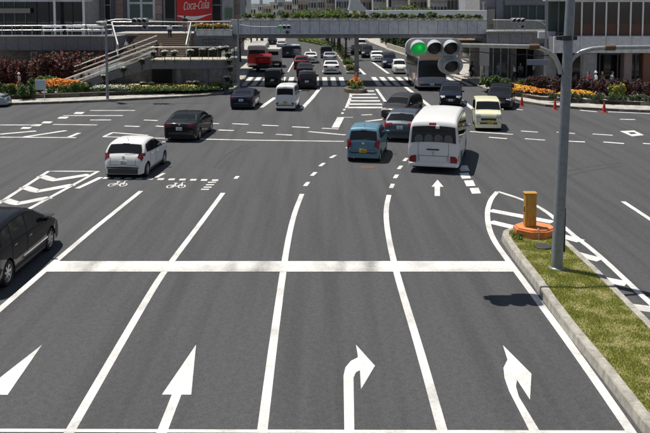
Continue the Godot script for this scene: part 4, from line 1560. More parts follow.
func build_trucks() -> void:
	# white cab-over truck with box body, seen from behind
	var o := thing("box_truck", "white box truck standing between the red truck and the city bus", "truck")
	var b := MB.new()
	b.box(Vector3(0, 1.55, 1.4), Vector3(1.75, 1.55, 3.2), Basis.IDENTITY, 0.05)
	part("cargo_box", b, paint(0.7, 0.69, 0.64), o)
	b = MB.new()
	b.box(Vector3(0, 1.55, 3.02), Vector3(1.5, 1.3, 0.02), Basis.IDENTITY, 0.008)
	part("rear_door", b, paint(0.7, 0.69, 0.64), o)
	b = MB.new()
	b.box(Vector3(0, 1.75, 3.035), Vector3(1.2, 0.45, 0.015), Basis.IDENTITY, 0.006)
	part("door_window", b, M.glass, o)
	b = MB.new()
	b.box(Vector3(0, 1.15, -1.0), Vector3(1.65, 1.6, 1.5), Basis.IDENTITY, 0.12)
	part("cab", b, paint(0.7, 0.7, 0.68), o)
	b = MB.new()
	b.box(Vector3(0, 0.6, 0.8), Vector3(1.2, 0.3, 4.4))
	part("chassis", b, M.dark_grey, o)
	for q in [[0.75, -1.0], [-0.75, -1.0], [0.75, 2.1], [-0.75, 2.1]]:
		wheel(o, Vector3(q[0], 0.33, q[1]), 0.33, signf(q[0]), M.rim, 6)
	for s in [-1.0, 1.0]:
		b = MB.new()
		b.box(Vector3(s * 0.7, 0.66, 3.02), Vector3(0.24, 0.14, 0.05), Basis.IDENTITY, 0.015)
		part("tail_light", b, M.tail, o)
	o.set_meta("len", 6.0); o.set_meta("rear_u", 0.0)
	by_end(o, [273.5, 67.5], 0.0)
	# red lorry with open bed
	var red := paint(0.42, 0.015, 0.02)
	o = thing("red_truck", "bright red truck with a black lower body in the left kerb lane", "truck")
	b = MB.new()
	b.box(Vector3(0, 1.35, 1.2), Vector3(1.7, 0.7, 2.8), Basis.IDENTITY, 0.04)
	part("bed", b, red, o)
	b = MB.new()
	b.box(Vector3(0, 1.74, 1.2), Vector3(1.72, 0.1, 2.84), Basis.IDENTITY, 0.03)
	part("bed_cover", b, paint(0.55, 0.03, 0.04), o)
	b = MB.new()
	b.box(Vector3(0, 1.15, -1.0), Vector3(1.6, 1.5, 1.4), Basis.IDENTITY, 0.12)
	part("cab", b, red, o)
	b = MB.new()
	b.box(Vector3(0, 0.72, 0.6), Vector3(1.5, 0.5, 4.2), Basis.IDENTITY, 0.03)
	part("chassis", b, M.black, o)
	for q in [[0.72, -1.0], [-0.72, -1.0], [0.72, 1.8], [-0.72, 1.8]]:
		wheel(o, Vector3(q[0], 0.32, q[1]), 0.32, signf(q[0]), M.rim, 6)
	for s in [-1.0, 1.0]:
		b = MB.new()
		b.box(Vector3(s * 0.62, 0.86, 2.72), Vector3(0.24, 0.12, 0.05), Basis.IDENTITY, 0.015)
		part("tail_light", b, M.tail, o)
	o.set_meta("len", 5.4); o.set_meta("rear_u", 0.0)
	by_end(o, [263, 72.5], 0.0)
	# city bus on the far left
	o = vehicle(sp_coach(paint(0.55, 0.54, 0.5), {"lod": 1, "L": 9.5}), "city_bus", "city bus with pale roof and red rear panel at the far left kerb", "bus")
	var fb := MB.new()
	fb.box(Vector3(0, 1.2, 4.76), Vector3(2.1, 1.2, 0.03), Basis.IDENTITY, 0.01)
	part("rear_panel", fb, mat(0.4, 0.04, 0.03, 0.4), o)
	by_end(o, [257.0, 68.5], -1.0)

# ---------------------------------------------------------------- plants
func leaf_quad(b: MB, q: Vector3, s: float, t: Basis) -> void:
	b.face([q + t * Vector3(-s, 0, 0), q + t * Vector3(0, s * 0.14, -s * 0.5), q + t * Vector3(s, 0, 0), q + t * Vector3(0, s * 0.14, s * 0.5)])

# leaves in clumps through a dome; box > 0 makes it a hedge block
func bush_mesh(rx: float, ry: float, rz: float, count: int, leaf: float, cols: Array, box := 0.0) -> MB:
	var b := MB.new()
	b.colored = true
	var clumps := []
	var nc := maxi(6, count / 70)
	for i in nc:
		var q: Vector3
		if box > 0.0: q = Vector3(rng.randf_range(-1, 1), rng.randf(), rng.randf_range(-1, 1))
		else:
			var d := Vector3(rng.randfn(), rng.randfn(), rng.randfn()).normalized() * pow(rng.randf(), 0.35)
			q = Vector3(d.x, d.y * 0.5 + 0.5, d.z)
		clumps.append([q, rng.randf_range(0.16, 0.34), rng.randf_range(0.75, 1.2), cols[rng.randi() % cols.size()]])
	for i in count:
		var c: Array = clumps[rng.randi() % nc]
		var d: Vector3 = Vector3(rng.randfn(), rng.randfn(), rng.randfn()).normalized() * pow(rng.randf(), 0.5) * c[1]
		var q: Vector3 = c[0] * 0.86 + d
		q = Vector3(q.x * rx, maxf(0.01, q.y * ry), q.z * rz)
		b.col = c[3] * (c[2] * rng.randf_range(0.75, 1.2))
		leaf_quad(b, q, leaf * rng.randf_range(0.6, 1.25), Basis.from_euler(Vector3(rng.randf_range(-1.1, 1.1), rng.randf() * TAU, rng.randf_range(-1.1, 1.1))))
	return b

# a bed of flowers: small leaf faces below, petals on top, scattered over an area
func flower_mesh(rx: float, rz: float, h: float, count: int, petals: Array, greens: Array, share := 0.5) -> MB:
	var b := MB.new()
	b.colored = true
	for i in count:
		var an := rng.randf() * TAU
		var rr := sqrt(rng.randf())
		var edge := 1.0 - rr * rr * 0.45
		var q := Vector3(cos(an) * rr * rx, 0, sin(an) * rr * rz)
		if rng.randf() < share:
			q.y = h * edge * rng.randf_range(0.75, 1.1)
			b.col = petals[rng.randi() % petals.size()] * rng.randf_range(0.75, 1.15)
			var t := Basis.from_euler(Vector3(rng.randf_range(-0.6, 0.6), rng.randf() * TAU, rng.randf_range(-0.6, 0.6)))
			var s := rng.randf_range(0.03, 0.055)
			var pts := []
			for k in 6: pts.append(q + t * Vector3(cos(TAU * k / 6) * s, 0, sin(TAU * k / 6) * s))
			b.face(pts)
		else:
			q.y = h * edge * rng.randf_range(0.05, 0.9)
			b.col = greens[rng.randi() % greens.size()] * rng.randf_range(0.7, 1.2)
			leaf_quad(b, q, rng.randf_range(0.05, 0.09), Basis.from_euler(Vector3(rng.randf_range(-1, 1), rng.randf() * TAU, rng.randf_range(-1, 1))))
	return b

var GREEN := [Color(0.045, 0.10, 0.025), Color(0.07, 0.13, 0.03), Color(0.10, 0.16, 0.04)]
var LIME := [Color(0.20, 0.27, 0.05), Color(0.14, 0.22, 0.045), Color(0.26, 0.29, 0.07)]
var PURPLE := [Color(0.11, 0.034, 0.036), Color(0.15, 0.045, 0.046), Color(0.075, 0.03, 0.032), Color(0.19, 0.065, 0.055), Color(0.09, 0.06, 0.03)]
var PLUM := [Color(0.075, 0.034, 0.042), Color(0.10, 0.042, 0.046), Color(0.055, 0.03, 0.033), Color(0.12, 0.07, 0.055)]
var ORANGE := [Color(0.85, 0.28, 0.03), Color(0.8, 0.4, 0.04), Color(0.75, 0.2, 0.03)]
var YELLOW := [Color(0.85, 0.55, 0.04), Color(0.85, 0.62, 0.08), Color(0.9, 0.45, 0.04)]
var WHITE := [Color(0.75, 0.76, 0.7), Color(0.7, 0.7, 0.6), Color(0.8, 0.78, 0.74)]

func shrub(called: String, m: Mesh, px: Array, d: float, label: String, group := "", sc := 1.0, y0 := 0.15) -> Node3D:
	var q := dd(px[0], px[1], d)
	var o := thing(called, label, "shrub", Vector3(q.x, y0, -d), rng.randf() * TAU, group)
	o.scale = Vector3.ONE * sc
	part("foliage", m, M.leaf, o)
	var b := MB.new()
	for k in 3:
		var an := TAU * k / 3 + 0.4
		b.tube([Vector3(cos(an) * 0.03, -0.05, sin(an) * 0.03), Vector3(cos(an) * 0.16, 0.35, sin(an) * 0.16)], 0.02, 0.01, 5)
	part("stem", b, M.bark, o)
	return o

var tree_meshes := []

func make_tree_meshes() -> void:
	for v in 3:
		var tr := MB.new()
		var top := Vector3(rng.randf_range(-0.15, 0.15), 3.4, rng.randf_range(-0.15, 0.15))
		tr.tube([Vector3(0, -0.05, 0), Vector3(0.02, 0.4, 0), top * 0.5, top], 0.17, 0.10, 9)
		var cr := MB.new()
		cr.colored = true
		var tips := []
		for k in 9:
			var an := TAU * k / 9 + rng.randf() * 0.5
			var st := top * rng.randf_range(0.6, 1.0)
			var e := st + Vector3(cos(an) * rng.randf_range(0.7, 1.5), rng.randf_range(0.7, 1.9), sin(an) * rng.randf_range(0.7, 1.5))
			tr.tube([st, st.lerp(e, 0.5) + Vector3.UP * 0.1, e], 0.06, 0.02, 5)
			tips.append(e)
			tips.append(st.lerp(e, 0.6))
		tips.append(top + Vector3(0, 1.9, 0))
		tips.append(top + Vector3(0.3, 1.2, 0.2))
		for i in 2600:
			var c: Vector3 = tips[rng.randi() % tips.size()]
			var r := rng.randf_range(0.3, 0.85)
			var q := c + Vector3(rng.randfn(), rng.randfn() * 0.7, rng.randfn()).normalized() * r * pow(rng.randf(), 0.5)
			cr.col = GREEN[rng.randi() % 3].lerp(LIME[rng.randi() % 3], rng.randf() * (0.35 + v * 0.3)) * rng.randf_range(0.75, 1.25)
			leaf_quad(cr, q, rng.randf_range(0.07, 0.14), Basis.from_euler(Vector3(rng.randf_range(-1, 1), rng.randf() * TAU, rng.randf_range(-1, 1))))
		tree_meshes.append([tr.mesh(), cr.mesh()])

func tree(o: Vector3, sc: float, v: int, label: String, group: String) -> void:
	var t := thing("street_tree", label, "tree", o, rng.randf() * TAU, group)
	t.scale = Vector3(sc, sc, sc)
	part("trunk", tree_meshes[v][0], M.bark, t)
	part("crown", tree_meshes[v][1], M.leaf, t)

# ---------------------------------------------------------------- people
# surface nets over tapered capsules joined with a smooth minimum; every bone carries a colour slot
func body_mesh(bones: Array, cell: float) -> Dictionary:
	var lo := Vector3.ONE * 1e9
	var hi := -lo
	for q in bones:
		for e in [[q[0], q[2]], [q[1], q[3]]]:
			lo = lo.min(e[0] - Vector3.ONE * e[1])
			hi = hi.max(e[0] + Vector3.ONE * e[1])
	lo -= Vector3.ONE * cell * 2
	hi += Vector3.ONE * cell * 2
	var n := Vector3i(((hi - lo) / cell).ceil()) + Vector3i.ONE
	var f := PackedFloat32Array()
	f.resize(n.x * n.y * n.z)
	f.fill(1.0)
	var who := PackedInt32Array()
	who.resize(f.size())
	var best := PackedFloat32Array()
	best.resize(f.size())
	best.fill(1e9)
	var ks := 0.03
	for bi in bones.size():
		var q: Array = bones[bi]
		var a: Vector3 = q[0]
		var ab: Vector3 = q[1] - a
		var l2 := maxf(ab.length_squared(), 1e-9)
		var rmax: float = maxf(q[2], q[3]) + cell * 3
		var b0 := Vector3i(((a.min(q[1]) - Vector3.ONE * rmax - lo) / cell).floor()).clamp(Vector3i.ZERO, n - Vector3i.ONE)
		var b1 := Vector3i(((a.max(q[1]) + Vector3.ONE * rmax - lo) / cell).ceil()).clamp(Vector3i.ZERO, n - Vector3i.ONE)
		for z in range(b0.z, b1.z + 1):
			for y in range(b0.y, b1.y + 1):
				for x in range(b0.x, b1.x + 1):
					var p := lo + Vector3(x, y, z) * cell
					var h := clampf((p - a).dot(ab) / l2, 0.0, 1.0)
					var d: float = (p - a - ab * h).length() - lerpf(q[2], q[3], h)
					var i := (z * n.y + y) * n.x + x
					if d < best[i]:
						best[i] = d
						who[i] = q[4]
					var o := f[i]
					var hh := maxf(ks - absf(o - d), 0.0) / ks
					f[i] = minf(o, d) - hh * hh * ks * 0.25
	var vid := {}
	var verts := PackedVector3Array()
	var slot := PackedInt32Array()
	var off := [0, 1, n.x, n.x + 1, n.x * n.y, n.x * n.y + 1, n.x * n.y + n.x, n.x * n.y + n.x + 1]
	for z in n.z - 1:
		for y in n.y - 1:
			for x in n.x - 1:
				var i := (z * n.y + y) * n.x + x
				var neg := 0
				for k in 8:
					if f[i + off[k]] < 0.0: neg += 1
				if neg == 0 or neg == 8: continue
				var sum := Vector3.ZERO
				var cnt := 0
				for e in [[0, 1], [2, 3], [4, 5], [6, 7], [0, 2], [1, 3], [4, 6], [5, 7], [0, 4], [1, 5], [2, 6], [3, 7]]:
					var fa := f[i + off[e[0]]]
					var fb := f[i + off[e[1]]]
					if (fa < 0.0) != (fb < 0.0):
						var t := fa / (fa - fb)
						var pa := Vector3(e[0] & 1, (e[0] >> 1) & 1, e[0] >> 2)
						var pb := Vector3(e[1] & 1, (e[1] >> 1) & 1, e[1] >> 2)
						sum += pa.lerp(pb, t)
						cnt += 1
				vid[i] = verts.size()
				verts.append(lo + (Vector3(x, y, z) + sum / cnt) * cell)
				slot.append(who[i])
	var ix := PackedInt32Array()
	for i in vid:
		var st := [1, n.x, n.x * n.y]
		for ax in 3:
			var s: int = st[ax]
			var u: int = st[(ax + 1) % 3]
			var w: int = st[(ax + 2) % 3]
			if (f[i] < 0.0) == (f[i + s] < 0.0): continue
			if not (vid.has(i - u) and vid.has(i - w) and vid.has(i - u - w)): continue
			var q := [vid[i], vid[i - u], vid[i - u - w], vid[i - w]]
			if f[i] >= 0.0: q.reverse()
			ix.append_array([q[0], q[2], q[1], q[0], q[3], q[2]])
	return {"v": verts, "slot": slot, "ix": ix}

var poses := {}

# slots: 0 skin, 1 top, 2 trousers, 3 shoes, 4 hair, 5 hat
func pose(kind: String) -> Dictionary:
	if poses.has(kind): return poses[kind]
	var hipy := 0.90
	var step := 0.22
	var armf := 0.18
	if kind == "stand": step = 0.05; armf = 0.03
	var B := []
	var sit := kind == "ride"
	if sit: hipy = 0.95
	var hip := Vector3(0, hipy, 0)
	var chest := Vector3(0, hipy + 0.42, -0.03 if not sit else -0.16)
	var neck := chest + Vector3(0, 0.13, -0.01 if not sit else -0.05)
	var head := neck + Vector3(0, 0.17, -0.02)
	B.append([hip, hip + Vector3(0, 0.14, 0), 0.135, 0.125, 2])
	B.append([hip + Vector3(-0.06, 0, 0), hip + Vector3(0.06, 0, 0), 0.115, 0.115, 2])
	B.append([hip + Vector3(0, 0.13, 0), chest, 0.125, 0.145, 1])
	B.append([chest + Vector3(-0.13, 0.03, 0), chest + Vector3(0.13, 0.03, 0), 0.08, 0.08, 1])
	B.append([chest, neck, 0.1, 0.055, 1])
	B.append([neck - Vector3(0, 0.03, 0), head - Vector3(0, 0.04, 0), 0.05, 0.052, 0])
	B.append([head + Vector3(0, -0.055, -0.025), head + Vector3(0, 0.04, 0.0), 0.07, 0.092, 0])
	B.append([head + Vector3(0, -0.01, -0.095), head + Vector3(0, -0.03, -0.112), 0.012, 0.016, 0])
	for s in [-1.0, 1.0]:
		B.append([head + Vector3(s * 0.09, -0.01, 0.01), head + Vector3(s * 0.095, 0.015, 0.015), 0.016, 0.018, 0])
	B.append([head + Vector3(0, 0.055, 0.02), head + Vector3(0, 0.0, 0.05), 0.096, 0.085, 4])
	if kind == "hat":
		B.append([head + Vector3(0, 0.08, 0.0), head + Vector3(0, 0.11, 0.0), 0.11, 0.1, 5])
		for k in 8:
			var an := TAU * k / 8
			B.append([head + Vector3(cos(an) * 0.1, 0.06, sin(an) * 0.1), head + Vector3(cos(an) * 0.17, 0.045, sin(an) * 0.17), 0.022, 0.018, 5])
	for s in [-1.0, 1.0]:
		var fw: float = s * step
		var h := hip + Vector3(s * 0.085, -0.02, 0)
		var knee := Vector3(s * 0.09, 0.49, -0.05 - fw * 0.55)
		var ank := Vector3(s * 0.09, 0.085, 0.02 - fw * (0.9 if fw > 0 else 1.35))
		if sit:
			knee = Vector3(s * 0.11, 0.72 + s * 0.1, -0.36)
			ank = Vector3(s * 0.11, 0.36 + s * 0.14, -0.16)
		elif fw < 0: ank.y += 0.05
		B.append([h, knee, 0.092, 0.062, 2])
		B.append([knee, ank, 0.06, 0.042, 2])
		B.append([ank + Vector3(0, -0.03, 0.03), ank + Vector3(0, -0.045, -0.13), 0.042, 0.034, 3])
		var sh := chest + Vector3(s * 0.19, 0.045, 0)
		var el := sh + Vector3(s * 0.05, -0.27, 0.03 + fw * armf * 3.0)
		var wr := el + Vector3(-s * 0.01, -0.22, -0.09 + fw * armf * 2.0)
		if sit:
			el = sh + Vector3(s * 0.07, -0.2, -0.14)
			wr = el + Vector3(-s * 0.02, -0.06, -0.22)
		B.append([sh, el, 0.056, 0.043, 1])
		B.append([el, wr, 0.04, 0.03, 0])
		var pd := (wr - el).normalized()
		B.append([wr, wr + pd * 0.07, 0.028, 0.03, 0])
		for k in 4:
			var o := wr + pd * 0.075 + Vector3(0, 0, (k - 1.5) * 0.022)
			var len: float = [0.065, 0.078, 0.072, 0.055][k]
			B.append([o, o + pd * len * 0.5, 0.0125, 0.012, 0])
			B.append([o + pd * len * 0.5, o + (pd * len) + Vector3(-s * 0.012, 0, 0), 0.012, 0.010, 0])
		B.append([wr + pd * 0.025 + Vector3(0, 0, -0.028), wr + pd * 0.075 + Vector3(-s * 0.01, 0, -0.055), 0.013, 0.011, 0])
	poses[kind] = body_mesh(B, 0.0215)
	return poses[kind]

func person(kind: String, at: Vector3, turn: float, top: Color, legs: Color, label: String, hair := Color(0.012, 0.010, 0.009), hat := Color(0.7, 0.7, 0.66), sc := 0.9) -> Node3D:
	var d := pose(kind)
	var b := MB.new()
	b.colored = true
	b.v = d.v
	b.ix = d.ix
	b.uv.resize(d.v.size())
	var cs := [Color(0.45, 0.27, 0.18), top, legs, Color(0.03, 0.03, 0.03), hair, hat]
	b.c.resize(d.v.size())
	for i in d.v.size(): b.c[i] = cs[d.slot[i]]
	var o := thing("person", label, "person", at, turn)
	o.scale = Vector3.ONE * sc
	part("figure", b, M.cloth, o)
	return o

# ---------------------------------------------------------------- the far side of the junction
# box whose front face covers a pixel rectangle on the plane d metres ahead, th metres deep
func pbox(parent: Node3D, called: String, x0: float, y0: float, x1: float, y1: float, d: float, th: float, m: Material, ch := 0.0) -> MeshInstance3D:
	var xm := (x0 + x1) * 0.5
	var ym := (y0 + y1) * 0.5
	var a := Vector3(dd(x0, ym, d).x, dd(xm, y1, d).y, 0)
	var c := Vector3(dd(x1, ym, d).x, dd(xm, y0, d).y, 0)
	var b := MB.new()
	b.box(Vector3((a.x + c.x) * 0.5, (a.y + c.y) * 0.5, -d - th * 0.5), Vector3(c.x - a.x, c.y - a.y, th), Basis.IDENTITY, ch)
	return part(called, b, m, parent, -parent.position if parent != self else Vector3.ZERO)

func tubes(parent: Node3D, called: String, pts: Array, r: float, m: Material, n := 6) -> MeshInstance3D:
	var b := MB.new()
	b.tube(pts, r, r, n)
	return part(called, b, m, parent, -parent.position if parent != self else Vector3.ZERO)

func slab(called: String, px: Array, extra: Array, y: float, m: Material) -> MeshInstance3D:
	var poly := PackedVector2Array()
	for q in px:
		var a := g(q[0], q[1])
		poly.append(Vector2(a.x, a.z))
	for q in extra: poly.append(Vector2(q[0], q[1]))
	var b := MB.new()
	b.prism(poly, -0.02, y)
	return struct(called, b, m)

func kerb_run(called: String, parent: Node3D, px: Array, w: float, y0: float, y1: float, m: Array, step: float, inward: float) -> void:
	var pts := []
	for q in px: pts.append(g(q[0], q[1]))
	for i in pts.size() - 1:
		var a: Vector3 = pts[i]
		var c: Vector3 = pts[i + 1]
		var n := maxi(1, int((c - a).length() / step))
		for k in n:
			var p0 := a.lerp(c, (k + 0.006) / n)
			var p1 := a.lerp(c, (k + 0.994) / n)
			var f := (p1 - p0).normalized()
			var r := Vector3(-f.z, 0, f.x) * inward
			var b := MB.new()
			b.box((p0 + p1) * 0.5 + r * w * 0.5 + Vector3.UP * (y0 + y1) * 0.5, Vector3(w, y1 - y0, (p1 - p0).length()), Basis(r.normalized(), Vector3.UP, -f) if inward > 0 else Basis(-r.normalized(), Vector3.UP, -f), 0.02)
			part(called, b, m[rng.randi() % m.size()], parent)

var LKERB := [[-60, 107.6], [0, 105.6], [60, 103.6], [100, 102], [140, 100], [180, 98], [206, 96.4], [224, 93.6], [235, 89.6], [242, 84.4], [246, 78], [250, 71]]
var RKERB := [[371, 43.5], [388, 50.5], [408, 57.5], [430, 67], [452, 77], [468, 82.5], [484, 89.5], [500, 96], [520, 102.6], [545, 106.6], [580, 109.4], [620, 111.4], [660, 113], [720, 115]]

func build_far() -> void:
	make_tree_meshes()
	var e: Vector3
	# pavements
	var pl := slab("pavement", LKERB, [[-6.0, -150], [-12.0, -400], [-120, -400], [-120, -52]], 0.15, M.pale_concrete)
	var rev := RKERB.duplicate()
	var pr := slab("pavement", rev, [[70, -46], [120, -46], [120, -400], [9.0, -400]], 0.15, M.pale_concrete)
	var kt := [textured(mat(0.34, 0.32, 0.29, 0.85), M.fine, 1.1), textured(mat(0.30, 0.285, 0.26, 0.85), M.fine, 1.3), textured(mat(0.38, 0.36, 0.32, 0.85), M.fine, 0.9)]
	kerb_run("kerb_stone", pl, LKERB, 0.18, -0.02, 0.162, kt, 1.0, 1.0 if false else -1.0)
	kerb_run("kerb_stone", pr, RKERB, 0.18, -0.02, 0.162, kt, 1.0, -1.0)
	build_left()
	build_bridge()
	build_right()
	build_median()
	build_city()

# ---------------------------------------------------------------- left corner
func far_signal(pole_px: Array, top_y: float, label: String, arm_px: Array, head_px: Array, low_px: Array, lit: int, d: float) -> void:
	var base := g(pole_px[0], pole_px[1], 0.15)
	if d > 0.0: base = Vector3(dd(pole_px[0], 60, d).x, 0.15, -d)
	else: d = -base.z
	var p := thing("signal_pole", label, "signal pole", base)
	var b := MB.new()
	var top := dd(pole_px[0], top_y, d)
	b.tube([Vector3(0, -0.03, 0), Vector3(0, 2.5, 0), Vector3(0, top.y - 0.15, 0)], 0.11, 0.075, 12)
	part("shaft", b, M.pole, p)
	if arm_px:
		var pts := []
		for q in arm_px: pts.append(dd(q[0], q[1], d) - base)
		b = MB.new()
		b.tube(pts, 0.05, 0.04, 8)
		part("arm", b, M.galv, p)
	if head_px: 
		var h := signal_head(p, dd(head_px[0], head_px[1], d) - base + Vector3(0, 0, 0.16), 3, lit)
		h.scale = Vector3.ONE * 0.86
	if low_px:
		var h2 := signal_head(p, dd(low_px[0], low_px[1], d) - base + Vector3(0, 0, 0.12), 1, -1)
		h2.scale = Vector3.ONE * 0.75

func build_left() -> void:
	# planted bed behind the kerb
	var bedpx := [[-60, 103.6], [0, 101.8], [60, 99.8], [100, 98.2], [140, 96.4], [180, 94.6], [204, 93.2], [220, 90.6], [229, 87.4], [234, 83.4]]
	var bed := thing("planting_bed", "long planted bed with dark stone edging along the left kerb", "flower bed")
	var poly := PackedVector2Array()
	for q in bedpx:
		var a := g(q[0], q[1])
		poly.append(Vector2(a.x, a.z))
	poly.append(Vector2(dd(233, 80, 70).x, -70.0))
	poly.append(Vector2(-60, -70.0))
	var b := MB.new()
	b.prism(poly, 0.1, 0.42)
	part("soil", b, M.soil, bed)
	kerb_run("edging_stone", bed, bedpx, 0.2, 0.1, 0.46, [textured(mat(0.17, 0.14, 0.12, 0.8), M.soft, 1.3), textured(mat(0.14, 0.12, 0.105, 0.8), M.soft, 1.1)], 1.0, -1.0)
	# shrubs
	var gm := []
	var pm := []
	for v in 3:
		gm.append(bush_mesh(0.62, 0.85, 0.6, 1500, 0.075, GREEN + LIME.slice(0, v)).mesh())
		pm.append(bush_mesh(1.5, 2.6, 1.3, 4200, 0.12, PURPLE).mesh())
	var wide := func(m: Mesh, px: Array, d: float, sc: float, label: String, group: String, called := "shrub"): shrub(called, m, px, d, label, group, sc, 0.4)
	var front := "green shrubs in the front of the left bed"
	for q in [[-6, 58.5, 1.2], [5, 58.0, 1.15], [16, 58.2, 1.05], [26, 57.6, 1.2], [35, 58.6, 0.85], [51, 59.0, 0.6], [61, 59.4, 0.62], [69, 59.8, 0.7], [76, 60.0, 1.0], [86, 60.6, 0.95]]:
		wide.call(gm[rng.randi() % 3], [q[0], 80], q[1], q[2], "rounded green shrub at the front edge of the left planting bed", front)
	var back := "purple leaved shrubs below the left deck"
	for q in [[-12, 66.6, 0.95], [4, 66.5, 0.9], [20, 66.6, 0.86], [46, 66.4, 1.02], [58, 66.6, 1.06], [71, 66.9, 1.08], [84, 66.8, 1.08], [97, 66.9, 1.0]]:
		wide.call(pm[rng.randi() % 3], [q[0], 70], q[1], q[2], "tall purple leaved shrub growing under the edge of the left deck", back, "purple_shrub")
	for q in [[40, 61.6, 1.35], [47, 63.4, 1.2], [54, 64.0, 1.0]]:
		wide.call(gm[2], [q[0], 75], q[1], q[2], "loose lime green shrub in front of the purple shrubs", "lime shrubs in the left bed")
	# flowers: orange sweep, low mixed border
	var of := flower_mesh(1.6, 1.2, 0.85, 2600, ORANGE, GREEN, 0.55).mesh()
	for q in [[57, 61.2, 1.0], [67, 61.6, 0.9], [10, 60.6, 0.6]]:
		var w := dd(q[0], 80, q[1])
		var fl := part("orange_flowers", of, M.petal, self, Vector3(w.x, 0.42, -q[1]))
		fl.scale = Vector3.ONE * q[2]
		tag(fl, "drift of bright orange flowers among the shrubs of the left bed", "flowers", "orange flowers in the left bed")
	var mixed := flower_mesh(1.2, 0.9, 0.42, 1500, YELLOW.slice(0, 2) + [Color(0.5, 0.42, 0.15)], GREEN + GREEN + LIME.slice(0, 1), 0.045).mesh()
	var gb := "low green and yellow border plants"
	for k in 15:
		var x := 106.0 + k * 8.2
		var dk := 61.0 + k * 0.05 + (k % 2) * 0.5 - (maxf(0.0, k - 11) * -0.5)
		var w := dd(x, 85, dk)
		var fl := part("border_plants", mixed, M.petal, self, Vector3(w.x, 0.40, -dk))
		fl.rotation.y = rng.randf() * TAU
		tag(fl, "clump of low green border plants with small yellow flowers by the stairs", "flowers", gb)
	var pale := flower_mesh(0.8, 0.6, 0.45, 900, [Color(0.55, 0.6, 0.5), Color(0.6, 0.6, 0.55)], [Color(0.22, 0.28, 0.2), Color(0.15, 0.2, 0.1)], 0.3).mesh()
	for x in [100.0, 108.0, 118.0]:
		var w := dd(x, 90, 60.6)
		tag(part("pale_plants", pale, M.petal, self, Vector3(w.x, 0.42, -60.6)), "clump of silvery pale plants at the foot of the left signal pole", "plants", "pale plants by the pole")
	build_stairs()
	build_left_deck()
	# signal poles
	far_signal([107.5, 99], 19, "slender grey signal pole in front of the outdoor stairs with its arm over the steps", [[107.5, 21], [115, 19.6], [125, 19.4], [134, 20.4], [148, 21.4], [190, 22.4]], [140.5, 20.5], [145.5, 27.0], -1, 0.0)
	var sp := thing("side_signal", "traffic signal head seen from its side on top of the stairs signal pole", "traffic signal", g(107.5, 99, 0.15) + Vector3(-0.2, 5.45, 0.1))
	var sh := signal_head(sp, Vector3.ZERO, 3, -1)
	sh.rotation.y = -0.9
	sh.scale = Vector3.ONE * 0.8
	far_signal([238.6, 87], 19, "grey signal pole at the end of the bridge wall with a thin arm", [[238.6, 24.5], [250, 26.6], [265, 27.0], [292, 26.6]], [284.6, 26.8], [287.6, 32.0], 0, 0.0)
	# sign board on a post
	var w := g(41, 100.5, 0.15)
	var sb := thing("notice_board", "pale grey blue notice board on a post in the left bed", "sign", Vector3(w.x, 0.15, w.z - 0.7))
	b = MB.new()
	b.box(Vector3(-0.25, 1.05, 0), Vector3(0.78, 0.72, 0.05), Basis.IDENTITY, 0.015)
	part("board", b, mat(0.33, 0.42, 0.48, 0.5), sb)
	b = MB.new()
	b.tube([Vector3(0, -0.05, -0.04), Vector3(0, 1.3, -0.04)], 0.03)
	part("post", b, M.galv, sb)
	# gardener with white hat, half hidden by the shrubs
	w = dd(19.5, 80, 61.5)
	person("hat", Vector3(w.x, 0.36, -61.5), 2.4, Color(0.5, 0.5, 0.5), Color(0.1, 0.1, 0.12), "person in a white hat bending among the shrubs of the left bed", Color(0.02, 0.02, 0.02), Color(0.85, 0.85, 0.83), 0.78)

